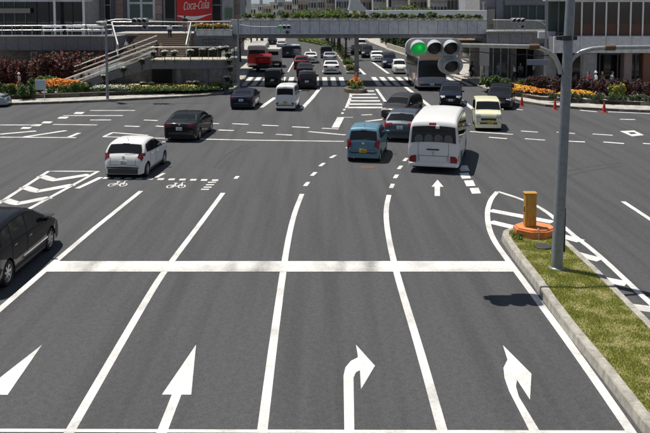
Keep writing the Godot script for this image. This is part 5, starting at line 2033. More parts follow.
func build_stairs() -> void:
	var st := thing("outdoor_stairs", "dark grey outdoor staircase with a landing and brown upper flight climbing to the deck", "stairs")
	var dF := 62.5
	var yl: float = dd(160, 59.5, dF).y
	var yt: float = dd(160, 33.2, 73.0).y
	var LD := 2.8
	# landing
	var xl: float = dd(150, 60, dF).x
	var xr: float = dd(228, 60, dF).x
	var b := MB.new()
	b.box(Vector3((xl + xr) * 0.5, yl - 0.05, -dF - LD * 0.5), Vector3(xr - xl, 0.1, LD), Basis.IDENTITY, 0.02)
	part("landing", b, textured(mat(0.50, 0.46, 0.36, 0.8), M.soft, 1.1), st)
	b = MB.new()
	b.box(Vector3((xl + xr) * 0.5, yl - 0.42, -dF - 0.2), Vector3(xr - xl, 0.66, 0.3), Basis.IDENTITY, 0.02)
	part("landing_beam", b, M.dark_stone, st)
	for x in [178.5, 205.0, 225.0]:
		b = MB.new()
		var q := dd(x, 80, dF)
		b.lathe([Vector2(0.3, -0.1), Vector2(0.26, 0.1), Vector2(0.26, yl - 0.7)], 14, Transform3D(Basis.IDENTITY, Vector3(q.x, 0, -dF - 0.45)))
		part("column", b, M.dark_stone, st)
	# lower flight, running down to the left
	var xb: float = dd(66, 88, dF).x
	var n := 15
	for k in n:
		var f := float(k) / n
		var x := lerpf(xb, xl, f)
		var y: float = lerpf(0.2, yl, (k + 1.0) / (n + 1))
		b = MB.new()
		b.box(Vector3(x + (xl - xb) / n * 0.5, y - 0.06, -dF - LD * 0.5), Vector3((xl - xb) / n + 0.02, 0.12, LD - 0.3), Basis.IDENTITY, 0.01)
		part("step", b, textured(mat(0.52, 0.50, 0.45, 0.8), M.soft, 1.3) if k == 0 else M.pale_concrete, st)
	b = MB.new()
	for z in [-dF - 0.05, -dF - LD]:
		b = MB.new()
		var a0 := Vector3(xb, 0.05, z)
		var a1 := Vector3(xl, yl - 0.75, z)
		b.face([a0, a1, a1 + Vector3.UP * 0.85, a0 + Vector3.UP * 0.45])
		b.face([a0 - Vector3(0, 0, 0.2), a1 - Vector3(0, 0, 0.2), a1 + Vector3(0, 0.85, -0.2), a0 + Vector3(0, 0.45, -0.2)])
		b.face([a0 + Vector3.UP * 0.45, a1 + Vector3.UP * 0.85, a1 + Vector3(0, 0.85, -0.2), a0 + Vector3(0, 0.45, -0.2)])
		b.face([a0, a1, a1 - Vector3(0, 0, 0.2), a0 - Vector3(0, 0, 0.2)])
		part("stringer", b, M.dark_stone, st)
	# hand rails on the lower flight
	for q in [[-dF - 0.15, 0.95], [-dF - 0.15, 0.5], [-dF - LD * 0.5, 0.95], [-dF - LD - 0.1, 1.75], [-dF - LD - 0.1, 1.35], [-dF - LD - 0.1, 0.95], [-dF - 0.15, 0.28]]:
		tubes(st, "handrail", [Vector3(xb - 0.2, 0.15 + q[1], q[0]), Vector3(xl, yl + q[1], q[0])], 0.05, M.white_metal)
	for k in 6:
		var x := lerpf(xb, xl, k / 5.0)
		for z in [-dF - 0.15, -dF - LD - 0.1]:
			tubes(st, "rail_post", [Vector3(x, lerpf(0.2, yl, k / 5.0) - 0.1, z), Vector3(x, lerpf(0.2, yl, k / 5.0) + 0.95, z)], 0.025, M.galv)
	b = MB.new()
	var w0 := Vector3(xb - 0.3, 0.5, -dF - LD - 0.25)
	var w1 := Vector3(xl, yl + 0.15, -dF - LD - 0.25)
	b.face([w0, w1, w1 + Vector3.UP * 0.55, w0 + Vector3.UP * 0.55])
	b.face([w0 + Vector3(0, 0, -0.1), w1 + Vector3(0, 0, -0.1), w1 + Vector3(0, 0.55, -0.1), w0 + Vector3(0, 0.55, -0.1)])
	b.face([w0 + Vector3.UP * 0.55, w1 + Vector3.UP * 0.55, w1 + Vector3(0, 0.55, -0.1), w0 + Vector3(0, 0.55, -0.1)])
	part("balustrade_panel", b, M.white_metal, st)
	# upper flight, brown treads, climbing away from the view
	var ua: float = dd(127, 45, 68).x
	var ub: float = dd(189, 45, 68).x
	n = 12
	for k in n:
		var f := float(k) / n
		var z: float = lerpf(-dF - LD, -73.0, f)
		var y: float = lerpf(yl, yt, (k + 1.0) / n)
		b = MB.new()
		b.box(Vector3((ua + ub) * 0.5, y - 0.25, z - 0.35), Vector3(ub - ua, 0.5, 0.7), Basis.IDENTITY, 0.012)
		part("step", b, M.brown_stair, st)
		b = MB.new()
		b.box(Vector3((ua + ub) * 0.5, y + 0.003, z - 0.03), Vector3(ub - ua, 0.012, 0.05))
		part("nosing", b, textured(mat(0.15, 0.11, 0.09, 0.8), M.soft, 0.7), st)
	# glass side rails of the upper flight
	for x in [[118, 112], [186, 191]]:
		var lo := Vector3(dd(x[0], 52, 65.5).x, yl, -65.5)
		var hi := Vector3(dd(x[1], 33, 73).x, yt, -73.0)
		b = MB.new()
		b.face([lo, hi, hi + Vector3.UP * 0.95, lo + Vector3.UP * 0.95])
		part("glass_panel", b, M.pane, st)
		tubes(st, "handrail", [lo + Vector3.UP, hi + Vector3.UP], 0.06, M.white_metal)
		tubes(st, "handrail", [lo + Vector3.UP * 0.1, hi + Vector3.UP * 0.1], 0.05, M.galv)
		for k in 5:
			var q := lo.lerp(hi, k / 4.0)
			tubes(st, "rail_post", [q, q + Vector3.UP], 0.035, M.galv)
	# rail and low wall along the landing
	tubes(st, "handrail", [Vector3(xl, yl + 0.95, -dF - 0.15), Vector3(xr, yl + 0.95, -dF - 0.15)], 0.03, M.galv)
	for k in 9:
		var x := lerpf(xl + 0.2, xr - 0.1, k / 8.0)
		tubes(st, "rail_post", [Vector3(x, yl, -dF - 0.15), Vector3(x, yl + 0.95, -dF - 0.15)], 0.02, M.galv)
	# back wall under the stairs
	var bw := thing("undercroft_wall", "dark wall in the shade behind the stair columns", "wall")
	pbox(bw, "wall_panel", 100, 58, 238, 90, 69.5, 0.3, M.concrete)
	pbox(bw, "door", 152, 66, 172, 86, 69.45, 0.04, M.dark_grey)
	pbox(bw, "wall_panel", -110, 49, 100, 92, 69.4, 0.3, M.concrete)
	for q in [[30.5, 32.2], [35.6, 37.2]]: pbox(bw, "door_frame", q[0], 53, q[1], 78, 68.2, 0.15, M.ash, 0.02)
	pbox(bw, "door_frame", 30.5, 51.6, 37.2, 53, 68.2, 0.15, M.ash, 0.02)
	# white flower baskets on posts
	var bowl := MB.new()
	bowl.lathe([Vector2(0.0, -0.17), Vector2(0.12, -0.15), Vector2(0.19, -0.04), Vector2(0.2, 0.0)], 12)
	var bm := bowl.mesh()
	var fol := bush_mesh(0.24, 0.34, 0.24, 260, 0.06, GREEN).mesh()
	var wf := flower_mesh(0.27, 0.24, 0.2, 420, WHITE, GREEN, 0.85).mesh()
	var proto: Node3D = null
	var spots := [[85, 83.5, 0], [104.4, 75.4, 0], [123.5, 67.6, 0], [141.8, 59.4, 0], [153.7, 52, 0], [164.6, 51.6, 0], [174.5, 51.6, 0], [190.4, 50.4, 0], [202, 49.6, 0], [212.6, 49.6, 0], [220, 47.8, 0], [226, 47.2, 0], [228.4, 53.2, 1], [229.2, 60, 1], [230, 67, 1], [143, 82.6, 2], [151, 83.2, 2], [189, 82.2, 2], [196, 81.8, 2], [227, 77, 2], [76, 88, 0]]
	for q in spots:
		var d: float = 62.5 if q[2] < 2 else 62.2
		if q[2] == 1: d = 62.3
		var o := dd(q[0], q[1], d)
		o.y -= 0.12
		var bk := thing("flower_basket", "round basket of white flowers on a thin post", "flower basket", o, rng.randf() * TAU)
		part("bowl", bm, M.black, bk)
		part("foliage", fol, M.leaf, bk, Vector3(0, -0.24, 0))
		part("flowers", wf, M.petal, bk, Vector3(0, 0.02, 0))
		b = MB.new()
		b.tube([Vector3(0, -0.15, 0), Vector3(0, -0.75 if q[2] == 0 else (-0.65 if q[2] == 1 else -1.0), 0)], 0.025)
		part("post", b, M.black, bk)
		if q[2] == 0: tag(bk, "white flower basket raised on a post along the stair and landing rail", "flower basket", "flower baskets along the rail")
		elif q[2] == 1: tag(bk, "white flower basket in the vertical stack at the landing's end", "flower basket", "stacked flower baskets")
		else: tag(bk, "white flower basket low in the shade below the landing", "flower basket", "flower baskets below the landing")
	# people on the stairs
	var yk: float = lerpf(yl, yt, 0.62)
	var o := dd(164.5, 42, 69.0)
	person("walk", Vector3(o.x, lerpf(yl, yt, 8.0 / 12), -71.45), 0.0, Color(0.78, 0.79, 0.82), Color(0.03, 0.03, 0.045), "person in a white shirt and dark trousers climbing the brown stairs")
	o = dd(161.5, 50, 67.0)
	person("walk", Vector3(o.x, yl, -65.0), 0.3, Color(0.035, 0.03, 0.035), Color(0.03, 0.03, 0.04), "person in dark clothes starting up the brown stairs from the landing", Color(0.01, 0.01, 0.01), Color.WHITE, 0.72)
	o = dd(166.5, 50, 67.0)
	person("stand", Vector3(o.x, yl, -64.8), 2.9, Color(0.5, 0.35, 0.3), Color(0.03, 0.03, 0.04), "person in a pinkish top standing on the landing", Color(0.01, 0.01, 0.01), Color.WHITE, 0.66)
	o = dd(126, 47, 66)
	person("walk", Vector3(o.x, yl + 0.15, -66.2), 1.3, Color(0.6, 0.55, 0.55), Color(0.06, 0.06, 0.07), "person in a pale top at the left end of the brown steps", Color(0.012, 0.01, 0.01), Color.WHITE, 0.72)
	o = dd(132.5, 47, 66)
	person("walk", Vector3(o.x, yl + 0.15, -66.3), -1.2, Color(0.02, 0.02, 0.022), Color(0.02, 0.02, 0.022), "person all in black at the left end of the brown steps", Color(0.012, 0.01, 0.01), Color.WHITE, 0.72)
	o = dd(182, 25, 73)
	person("stand", Vector3(o.x, yt, -74.5), 0.4, Color(0.05, 0.03, 0.028), Color(0.2, 0.12, 0.09), "person in a dark brown top standing on the deck below the red sign", Color(0.012, 0.01, 0.01), Color.WHITE, 0.92)

func window_wall(parent: Node3D, x0: float, y0: float, x1: float, y1: float, d: float, cols: int, rows: int, glass: Material, frame: Material, bar := 0.07) -> void:
	# panes set back behind a frame of real bars
	for i in cols:
		for j in rows:
			var xa := lerpf(x0, x1, float(i) / cols)
			var xb := lerpf(x0, x1, float(i + 1) / cols)
			var ya := lerpf(y0, y1, float(j) / rows)
			var yb := lerpf(y0, y1, float(j + 1) / rows)
			pbox(parent, "window_pane", xa, ya, xb, yb, d + 0.08, 0.03, glass)
	var xm := (x0 + x1) * 0.5
	for i in cols + 1:
		var xa := lerpf(x0, x1, float(i) / cols)
		var t := dd(xa, y0, d)
		var q := dd(xa, y1, d)
		var b := MB.new()
		b.box(Vector3(t.x, (t.y + q.y) * 0.5, -d - 0.04), Vector3(bar, t.y - q.y, 0.14))
		part("mullion", b, frame, parent, -parent.position)
	for j in rows + 1:
		var ya := lerpf(y0, y1, float(j) / rows)
		var t := dd(x0, ya, d)
		var q := dd(x1, ya, d)
		var b := MB.new()
		b.box(Vector3((t.x + q.x) * 0.5, t.y, -d - 0.035), Vector3(q.x - t.x, bar, 0.12))
		part("transom", b, frame, parent, -parent.position)

func build_left_deck() -> void:
	var pane := mat(0.55, 0.62, 0.62, 0.06)
	var dk := thing("left_deck", "grey pedestrian deck with steel railing in front of the left shops", "deck")
	# deck slab in facing panels
	var xs := [-102.0]
	while xs[-1] < 114.0: xs.append(minf(xs[-1] + 12.0, 114.0))
	for i in xs.size() - 1:
		pbox(dk, "fascia_panel", xs[i] + 0.06, 37, xs[i + 1] - 0.06, 50.5, 68.0, 0.2, M.dark_stone, 0.015)
	pbox(dk, "deck_edge", -102, 35.4, 114.2, 37.0, 67.8, 0.5, M.pale_concrete, 0.02)
	pbox(dk, "slab", -102, 36.6, 113.8, 50, 68.25, 8.0, M.girder)
	for y in [25.0, 29.5]:
		var a := dd(-102, y + 1.5, 68.1)
		var c := dd(113, y, 68.1)
		tubes(dk, "rail", [a, c], 0.035, M.steel)
	for k in 22:
		var x := -98.0 + k * 10.0
		tubes(dk, "rail_post", [dd(x, 36, 68.1), dd(x, 25.3, 68.1)], 0.025, M.galv)
	# upper deck behind the stairs joins both sides
	pbox(dk, "stair_head", 112, 33.2, 194, 36, 73.0, 7.0, M.pale_concrete, 0.02)
	for y in [22.0, 26.0]:
		tubes(dk, "rail", [dd(112, y, 74.5), dd(190, y, 74.5)], 0.04, M.steel)
	# white benches
	for q in [[42, 62, "long white deck bench in front of the white shop column"], [66, 84, "white deck bench between the two white shop columns"], [87, 104, "white deck bench closest to the top of the stairs"]]:
		var bn := thing("bench", q[2], "bench", Vector3.ZERO, 0.0, "white deck benches")
		pbox(bn, "backrest", q[0], 25.2, q[1], 27.4, 70.1, 0.06, M.white_metal, 0.01)
		pbox(bn, "seat", q[0], 29.6, q[1], 31.4, 69.6, 0.5, M.white_metal, 0.02)
		for x in [q[0] + 1.5, q[1] - 1.5]: pbox(bn, "leg", x - 0.4, 25.5, x + 0.4, 36, 70.17, 0.06, M.galv)
	# glass shop
	var sh := thing("glass_shop", "dark glazed shop front with a white column and pale canopy on the left deck", "building")
	window_wall(sh, -115.2, 0.5, 36, 36, 74.0, 14, 1, M.shop_glass, M.girder)
	window_wall(sh, 36, 0.5, 84, 36, 73.5, 4, 1, M.shop_glass, M.dark_grey)
	pbox(sh, "canopy", -120, -14, 86, 1.8, 72.6, 2.0, M.grey_panel, 0.05)
	pbox(sh, "sign_band", -30, 8.2, 30, 13.2, 73.6, 0.2, mat(0.30, 0.28, 0.26, 0.6), 0.02)
	pbox(sh, "wall_mass", -120, -60, 84, 36, 74.2, 5.0, M.ash)
	for x in [55.0, 84.0]:
		var b := MB.new()
		var q := dd(x, 30, 72.4)
		b.tube([Vector3(q.x, dd(x, 36, 72.4).y, -72.4), Vector3(q.x, dd(x, -4, 72.4).y, -72.4)], 0.11, 0.11, 12)
		part("column", b, M.white_metal, sh)
	# brown stone building in courses of facing slabs
	var br := thing("brown_building", "pinkish brown stone clad building with grey framed windows behind the stairs", "building")
	pbox(br, "wall_core", 84, -70, 240, 36, 80.6, 6.0, M.girder)
	var holes := [[128, -40, 153.5, 20], [164, -40, 175, 26], [93, -40, 98, 18], [212, -40, 221, 24], [104, -40, 110, 24]]
	var tone := [M.tile_brown, M.tile_brown_b, textured(mat(0.27, 0.20, 0.18, 0.6), M.soft, 1.3)]
	for j in 6:
		for i in 20:
			var xa := 84.0 + i * 7.8
			var ya := -24.0 + j * 9.5
			if ya > 30: continue
			var hit := false
			for h in holes:
				if xa + 7.8 > h[0] + 0.5 and xa < h[2] - 0.5 and ya + 9.5 > h[1] and ya < h[3] - 0.5: hit = true
			if hit: continue
			pbox(br, "facing_slab", xa + 0.1, ya + 0.1, xa + 7.7, ya + 9.4, 80.2, 0.3, tone[rng.randi() % 3], 0.015)
	window_wall(br, 128, -14, 153.5, 20, 80.2, 2, 2, M.green_glass, M.grey_panel, 0.22)
	window_wall(br, 164, -14, 175, 26, 80.4, 1, 1, M.shop_glass, M.girder, 0.15)
	window_wall(br, 93, -14, 98, 18, 80.3, 1, 2, M.shop_glass, M.girder, 0.1)
	window_wall(br, 104, -14, 110, 24, 80.3, 1, 2, M.shop_glass, M.girder, 0.1)
	window_wall(br, 212, -14, 221, 24, 80.3, 1, 2, M.shop_glass, M.girder, 0.12)
	pbox(br, "plinth", 84, 28.5, 240, 34, 79.8, 0.6, M.girder, 0.02)
	pbox(br, "pale_pier", 222, -30, 233, 30, 79.4, 0.8, M.ash, 0.02)
	pbox(br, "green_panel", 225, 8, 232, 18.5, 79.3, 0.06, mat(0.10, 0.17, 0.10, 0.6))
	# red advertising sign with white script and wave
	var sg := thing("red_sign", "large red advertising sign with white script lettering and a white wave", "sign")
	pbox(sg, "board", 176.5, -16, 212, 20.5, 79.9, 0.2, M.red_sign, 0.02)
	var fnt := SystemFont.new()
	fnt.font_names = PackedStringArray(["Droid Serif"])
	fnt.font_italic = true
	var d0 := 79.87
	for q in [["C", 192.2, 8.6, 2.3, 9], ["oca", 196.0, 5.2, 1.25, 8], ["-", 203.6, 4.6, 1.2, 8], ["C", 192.8, 14.4, 2.1, 6], ["ola", 197.8, 13.2, 1.25, 6]]:
		pass
	var words := TextMesh.new()
	words.text = "Coca-Cola"
	words.font = fnt
	words.font_size = 64
	words.pixel_size = 0.0150
	words.depth = 0.03
	var tm := MeshInstance3D.new()
	tm.name = "lettering"
	tm.mesh = words
	tm.material_override = M.white_metal
	sg.add_child(tm)
	var c0 := dd(196.6, 5.2, d0)
	# sheared like a slanted script
	tm.transform = Transform3D(Basis(Vector3(0.58, 0.04, 0), Vector3(0.16, 1.15, 0), Vector3(0, 0, 1)), Vector3(c0.x, c0.y, -d0 + 0.02))
	var wv := MB.new()
	var prev := []
	for k in 25:
		var f := k / 24.0
		var x := lerpf(177.2, 211.6, f)
		var mid := 17.0 - 1.2 * cos(f * TAU * 0.55) - 4.2 * smoothstep(0.35, 1.0, f) + 1.5 * sin(f * PI)
		var th := 0.35 + 1.5 * pow(sin(clampf(f * 1.1, 0.0, 1.0) * PI), 1.3)
		var a := dd(x, mid - th, d0 - 0.01)
		var c := dd(x, mid + th, d0 - 0.01)
		if prev: wv.face([prev[0], prev[1], c, a])
		prev = [a, c]
	part("white_wave", wv, M.white_metal, sg)

# ---------------------------------------------------------------- footbridge
func build_bridge() -> void:
	var br := thing("footbridge", "wide footbridge faced with pale blue grey panels crossing the far road", "bridge")
	var d := 69.2
	var x := 231.0
	var i := 0
	while x < 486.5:
		pbox(br, "side_panel", x + 0.13, 20.8, x + 9.7, 34.0, d, 0.12, M.grey_panel if i % 3 else M.grey_panel_b, 0.012)
		x += 9.85
		i += 1
	pbox(br, "coping", 231, 19.6, 487, 20.9, d - 0.06, 0.5, M.pale_concrete, 0.02)
	pbox(br, "panel_backing", 231.2, 21, 486.6, 33.8, d + 0.13, 0.25, M.girder)
	pbox(br, "girder", 225, 34.0, 490, 38.2, d + 0.35, 0.4, M.girder, 0.03)
	pbox(br, "deck_slab", 225, 31, 560, 36.4, d + 0.8, 4.4, M.girder)
	for k in 8:
		pbox(br, "cross_beam", 240.0 + k * 32, 36.4, 243.0 + k * 32, 38.4, d + 0.8, 4.2, M.girder)
	pbox(br, "far_parapet", 366, 10.2, 487, 24, d + 5.0, 0.25, M.white_metal, 0.02)
	# pier on the median, tall and slim
	var b := MB.new()
	var q := dd(355, 60, 75)
	b.tube([Vector3(q.x, -0.1, -72.0), Vector3(q.x, dd(355, 36, 72).y, -72.0)], 0.2, 0.2, 14)
	part("pier", b, M.pale_concrete, br)
	# planters with bushes along the coping
	var pmesh := [bush_mesh(0.66, 0.62, 0.34, 1100, 0.07, GREEN + LIME).mesh(), bush_mesh(0.64, 0.55, 0.34, 1100, 0.07, LIME).mesh(), bush_mesh(0.68, 0.5, 0.34, 1100, 0.07, GREEN + LIME.slice(0, 1)).mesh()]
	x = 247.0
	i = 0
	while x < 487.0:
		var o := dd(x, 19.8, d + 0.35)
		var pt := thing("bridge_planter", "trough planter of clipped bushes on the footbridge parapet", "planter", o, 0.0, "planters along the bridge parapet")
		b = MB.new()
		b.box(Vector3(0, 0.07, 0), Vector3(0.95, 0.2, 0.4), Basis.IDENTITY, 0.02)
		part("trough", b, M.pale_concrete, pt)
		var fo := part("foliage", pmesh[i % 3], M.leaf, pt, Vector3(0, 0.14, 0))
		fo.scale = Vector3(1.0, rng.randf_range(0.55, 0.95), 1.0)
		x += 12.5 if x < 300 else 9.4
		i += 1
	# walkers
	var yd: float = dd(380, 31, d + 1).y
	for w in [[377.0, 71.6, 1.4, Color(0.03, 0.03, 0.04), "person in dark clothes walking over the footbridge behind the planters"], [400.6, 71.8, -1.4, Color(0.05, 0.06, 0.09), "person in navy walking over the footbridge past a shop hoarding"], [436.5, 71.5, 1.5, Color(0.04, 0.03, 0.03), "person in a black top near the right end of the footbridge"]]:
		person("walk", Vector3(dd(w[0], 20, w[1]).x, yd, -w[1]), w[2], w[3], Color(0.04, 0.04, 0.05), w[4])
	# abutment wall beside the stairs with two rows of raised characters, planter and rail on top
	var ab := thing("abutment_wall", "dark grey bridge abutment wall with two rows of small raised characters", "wall")
	for k in 4:
		pbox(ab, "upper_panel", 196.0 + k * 9.0 + 0.1, 30.5, 204.9 + k * 9.0, 35.8, 68.2, 0.2, M.grey_panel, 0.01)
	pbox(ab, "wall_panel", 194, 35.9, 232, 48.5, 68.3, 0.3, M.dark_stone, 0.01)
	pbox(ab, "wall_core", 194, 31, 232, 49, 68.7, 5.0, M.girder)
	var ink := mat(0.03, 0.03, 0.035, 0.6)
	for row in [[203, 39.6, 9], [203.6, 43.0, 8]]:
		for k in row[2]:
			b = MB.new()
			var o := dd(row[0] + k * 2.5, row[1], 68.28)
			for s in 5:
				var a := o + Vector3(rng.randf_range(-0.08, 0.08), rng.randf_range(-0.09, 0.09), 0)
				b.box(a, Vector3(rng.randf_range(0.08, 0.15), 0.018, 0.02) if s % 2 == 0 else Vector3(0.018, rng.randf_range(0.08, 0.16), 0.018))
			part("character", b, ink, ab)
	pbox(ab, "planter", 195, 29.2, 230, 30.6, 68.2, 0.5, M.pale_concrete, 0.02)
	tubes(ab, "rail", [dd(188, 21.8, 68.3), dd(231, 21.4, 68.3)], 0.05, M.white_metal)
	for xx in [188.0, 196.0, 213.0, 230.0]:
		tubes(ab, "rail_post", [dd(xx, 30.5, 68.3), dd(xx, 21.5, 68.3)], 0.04, M.white_metal)
	var yf := flower_mesh(1.1, 0.2, 0.5, 900, YELLOW + [Color(0.5, 0.5, 0.4)], GREEN + [Color(0.4, 0.36, 0.2)], 0.45).mesh()
	for xx in [203.0, 220.0]:
		var o := dd(xx, 29.4, 68.5)
		tag(part("yellow_flowers", yf, M.petal, self, o), "row of yellow flowers in the planter on the abutment wall", "flowers", "yellow flowers on the abutment")

# ---------------------------------------------------------------- right corner
func build_right() -> void:
	# deck end with glass balustrade
	var dk := thing("right_deck", "grey deck end with a glass balustrade above the right shop entrance", "deck")
	var x := 487.2
	while x < 556.0:
		pbox(dk, "fascia_panel", x + 0.08, 32.4, x + 11.4, 43.4, 68.6, 0.25, M.girder, 0.015)
		x += 11.5
	pbox(dk, "deck_edge", 487.2, 31.0, 556, 32.4, 68.4, 0.6, M.pale_concrete, 0.02)
	for k in 5:
		var xa := 494.0 + k * 10.2
		pbox(dk, "glass_panel", xa + 0.3, 20.6, xa + 9.9, 30.8, 68.6, 0.02, M.pane)
		tubes(dk, "rail_post", [dd(xa, 31, 68.6), dd(xa, 19.8, 68.6)], 0.03, M.galv)
	tubes(dk, "rail", [dd(493, 19.8, 68.6), dd(546, 20.4, 68.6)], 0.04, M.white_metal)
	pbox(dk, "slab", 487.4, 33, 560, 42.5, 68.9, 8.0, M.girder)
	# slatted timber soffit of a pavilion roof beyond the bridge
	var pv := thing("pavilion_roof", "timber slatted pavilion roof seen under the right end of the footbridge", "roof")
	for k in 6:
		var b := MB.new()
		b.beam(dd(449 + k * 3.0, 36.6, 77), dd(463 + k * 3.4, 42.5, 73.0), 0.22, 0.1)
		part("slat", b, textured(mat(0.24, 0.17, 0.10, 0.8), M.soft, 0.9), pv)
	pbox(pv, "roof_edge", 446, 42.4, 486, 44.2, 72.9, 0.15, M.pale_concrete)
	# middle building
	var mb := thing("grey_building", "grey clad building with green tinted windows behind the right deck", "building")
	pbox(mb, "wall", 480, -60, 556, 31, 82.0, 8.0, M.ash)
	window_wall(mb, 503, 5, 545, 34, 81.6, 5, 1, M.green_glass, M.girder, 0.14)
	pbox(mb, "dark_bay", 496, 0, 503, 31, 81.5, 0.5, M.girder, 0.02)
	pbox(mb, "pale_pier", 484, 2, 487, 22, 81.0, 0.8, M.girder, 0.02)
	pbox(mb, "fin_wall", 487, 9, 495, 24, 81.4, 0.3, mat(0.32, 0.33, 0.28, 0.6), 0.02)
	pbox(mb, "sign_band", 505, 0.5, 545, 5, 81.4, 0.3, M.girder, 0.02)
	# big glazed building
	var rb := thing("glazed_building", "large building with a dark glazed upper storey and pale grey band above recessed shops", "building")
	var D := 65.5
	window_wall(rb, 570, 1.2, 717, 36.5, D, 12, 1, M.brown_glass, M.white_metal, 0.11)
	window_wall(rb, 548, 1.2, 570, 33, D + 2.5, 2, 1, M.green_glass, M.galv, 0.1)
	pbox(rb, "eave", 546, -2.5, 740, 1.2, D - 0.25, 1.0, M.grey_panel, 0.03)
	pbox(rb, "upper_wall", 546, -60, 740, -2.5, D, 4.0, M.ash)
	for k in 7:
		var xa := 560.0 + k * 26.0 - 6.0
		pbox(rb, "band_panel", xa + 0.15, 36.5, xa + 25.85, 53.0, D - 0.3, 0.3, M.pale_panel, 0.015)
	pbox(rb, "band_core", 555, 37, 735, 52.6, D + 0.02, 6.0, M.girder)
	pbox(rb, "interior_back", 560, 2, 740, 36, D + 3.0, 0.2, mat(0.30, 0.22, 0.17, 0.8))
	for k in 12:
		var xa := 575.0 + k * 12.2
		pbox(rb, "lower_panel", xa - 4.6, 24, xa + 7.0, 36.2, D + 0.05, 0.02, mat(0.075 + 0.02 * (k % 2), 0.038, 0.028, 0.5))
	pbox(rb, "shop_back", 556, 52, 750, 92, D + 5.0, 0.3, M.shop_glass)
	window_wall(rb, 600, 54, 744, 84, D + 4.0, 8, 1, M.shop_glass, M.girder, 0.12)
	pbox(rb, "counter", 608, 79, 645, 83, D + 3.4, 0.6, M.ash, 0.03)
	for q in [[583.5, 597.0, M.ash], [624, 632, M.tile_brown], [643, 656, mat(0.22, 0.10, 0.06, 0.7)]]:
		pbox(rb, "column", q[0], 52.8, q[1], 93, D + 0.4, 0.9, q[2], 0.05)
	pbox(rb, "side_wall", 546, 33, 557, 92, D + 3.0, 4.0, M.ash, 0.03)
	pbox(rb, "white_sign_box", 539, 31.5, 556, 38.5, D + 2.0, 0.5, M.pale_panel, 0.03)
	# entrance below the deck
	var en := thing("shop_entrance", "glazed shop entrance in the shade under the right deck", "building")
	window_wall(en, 486, 44, 516, 78, 74.0, 4, 1, M.green_glass, M.white_metal, 0.1)
	window_wall(en, 516, 44, 560, 78, 74.5, 4, 1, M.shop_glass, M.girder, 0.1)
	pbox(en, "back_wall", 470, 40, 562, 80, 76.0, 0.4, M.ash)
	pbox(en, "pier", 511, 44, 516, 80, 73.5, 0.6, M.ash, 0.03)
	# bed with edging
	var bed := thing("planting_bed", "planted bed with pale stone edging along the right kerb", "flower bed")
	var bpx := [[484, 85.4], [498, 91.4], [516, 98.2], [540, 102.4], [580, 105], [620, 106.8], [660, 108.4], [720, 110.2]]
	var poly := PackedVector2Array()
	for q in bpx:
		var a := g(q[0], q[1])
		poly.append(Vector2(a.x, a.z))
	poly.append(Vector2(32, -60.0))
	poly.append(Vector2(14.2, -66.0))
	var b := MB.new()
	b.prism(poly, 0.1, 0.38)
	part("soil", b, M.soil, bed)
	kerb_run("edging_stone", bed, bpx, 0.22, 0.1, 0.42, [textured(mat(0.36, 0.34, 0.30, 0.85), M.fine, 1.3), textured(mat(0.31, 0.29, 0.26, 0.85), M.fine, 1.1)], 1.0, -1.0)
	var hm := []
	var gm := []
	for v in 3:
		hm.append(bush_mesh(1.0, 1.25, 0.8, 2600, 0.09, PLUM, 1.0).mesh())
		gm.append(bush_mesh(0.7, 0.95, 0.7, 1500, 0.08, GREEN).mesh())
	for k in 10:
		shrub("plum_hedge_shrub", hm[k % 3], [537.0 + k * 14.2, 90], 60.5 - k * 0.55, "dark plum leaved hedge shrub behind the right flower beds", "plum hedge along the right shops", 0.92 + 0.05 * (k % 2), 0.35)
	for q in [[487, 64.0, 1.05], [496, 63.2, 1.1], [504, 63.0, 0.85], [524, 61.6, 1.05], [531, 61.4, 1.0]]:
		shrub("shrub", gm[int(q[0]) % 3], [q[0], 85], q[1], "clipped green shrub at the corner of the right bed", "green shrubs in the right bed", q[2], 0.35)
	var ym := flower_mesh(1.0, 0.7, 0.5, 1400, YELLOW + ORANGE.slice(0, 1), GREEN, 0.62).mesh()
	var om := flower_mesh(0.9, 0.6, 0.42, 1100, ORANGE, [Color(0.08, 0.09, 0.03), Color(0.06, 0.05, 0.03)], 0.5).mesh()
	var yn := 0
	for q in [[509, 61.4], [517, 60.2], [526, 59.2], [535, 58.6], [572, 56.4], [581, 56.2], [543, 58.0]]:
		var w := dd(q[0], 90, q[1])
		var mm: Mesh = ym if yn != 3 and yn != 6 else om
		var fl := part("yellow_flowers" if mm == ym else "orange_flowers", mm, M.petal, self, Vector3(w.x, 0.38, -q[1]))
		if mm == ym: tag(fl, "bank of golden yellow flowers in the right bed", "flowers", "golden flowers in the right bed")
		else: tag(fl, "patch of orange flowers beside the plum hedge", "flowers", "orange flowers in the right bed")
		yn += 1
	var sm := bush_mesh(0.55, 0.5, 0.5, 800, 0.07, [Color(0.13, 0.17, 0.09), Color(0.2, 0.23, 0.16), Color(0.09, 0.13, 0.06)]).mesh()
	for k in 9:
		shrub("silver_shrub", sm, [552.0 + k * 11.5 + (k % 2) * 3, 100], 55.6 - k * 0.22, "low silvery green shrub in front of the plum hedge", "silver shrubs in the right bed", 0.9 + 0.1 * (k % 3), 0.35)
	shrub("yellow_shrub", bush_mesh(0.8, 1.2, 0.7, 1800, 0.08, LIME + [Color(0.4, 0.32, 0.05)]).mesh(), [618.5, 96], 55.2, "tall yellow green shrub standing in front of the plum hedge", "", 1.0, 0.35)
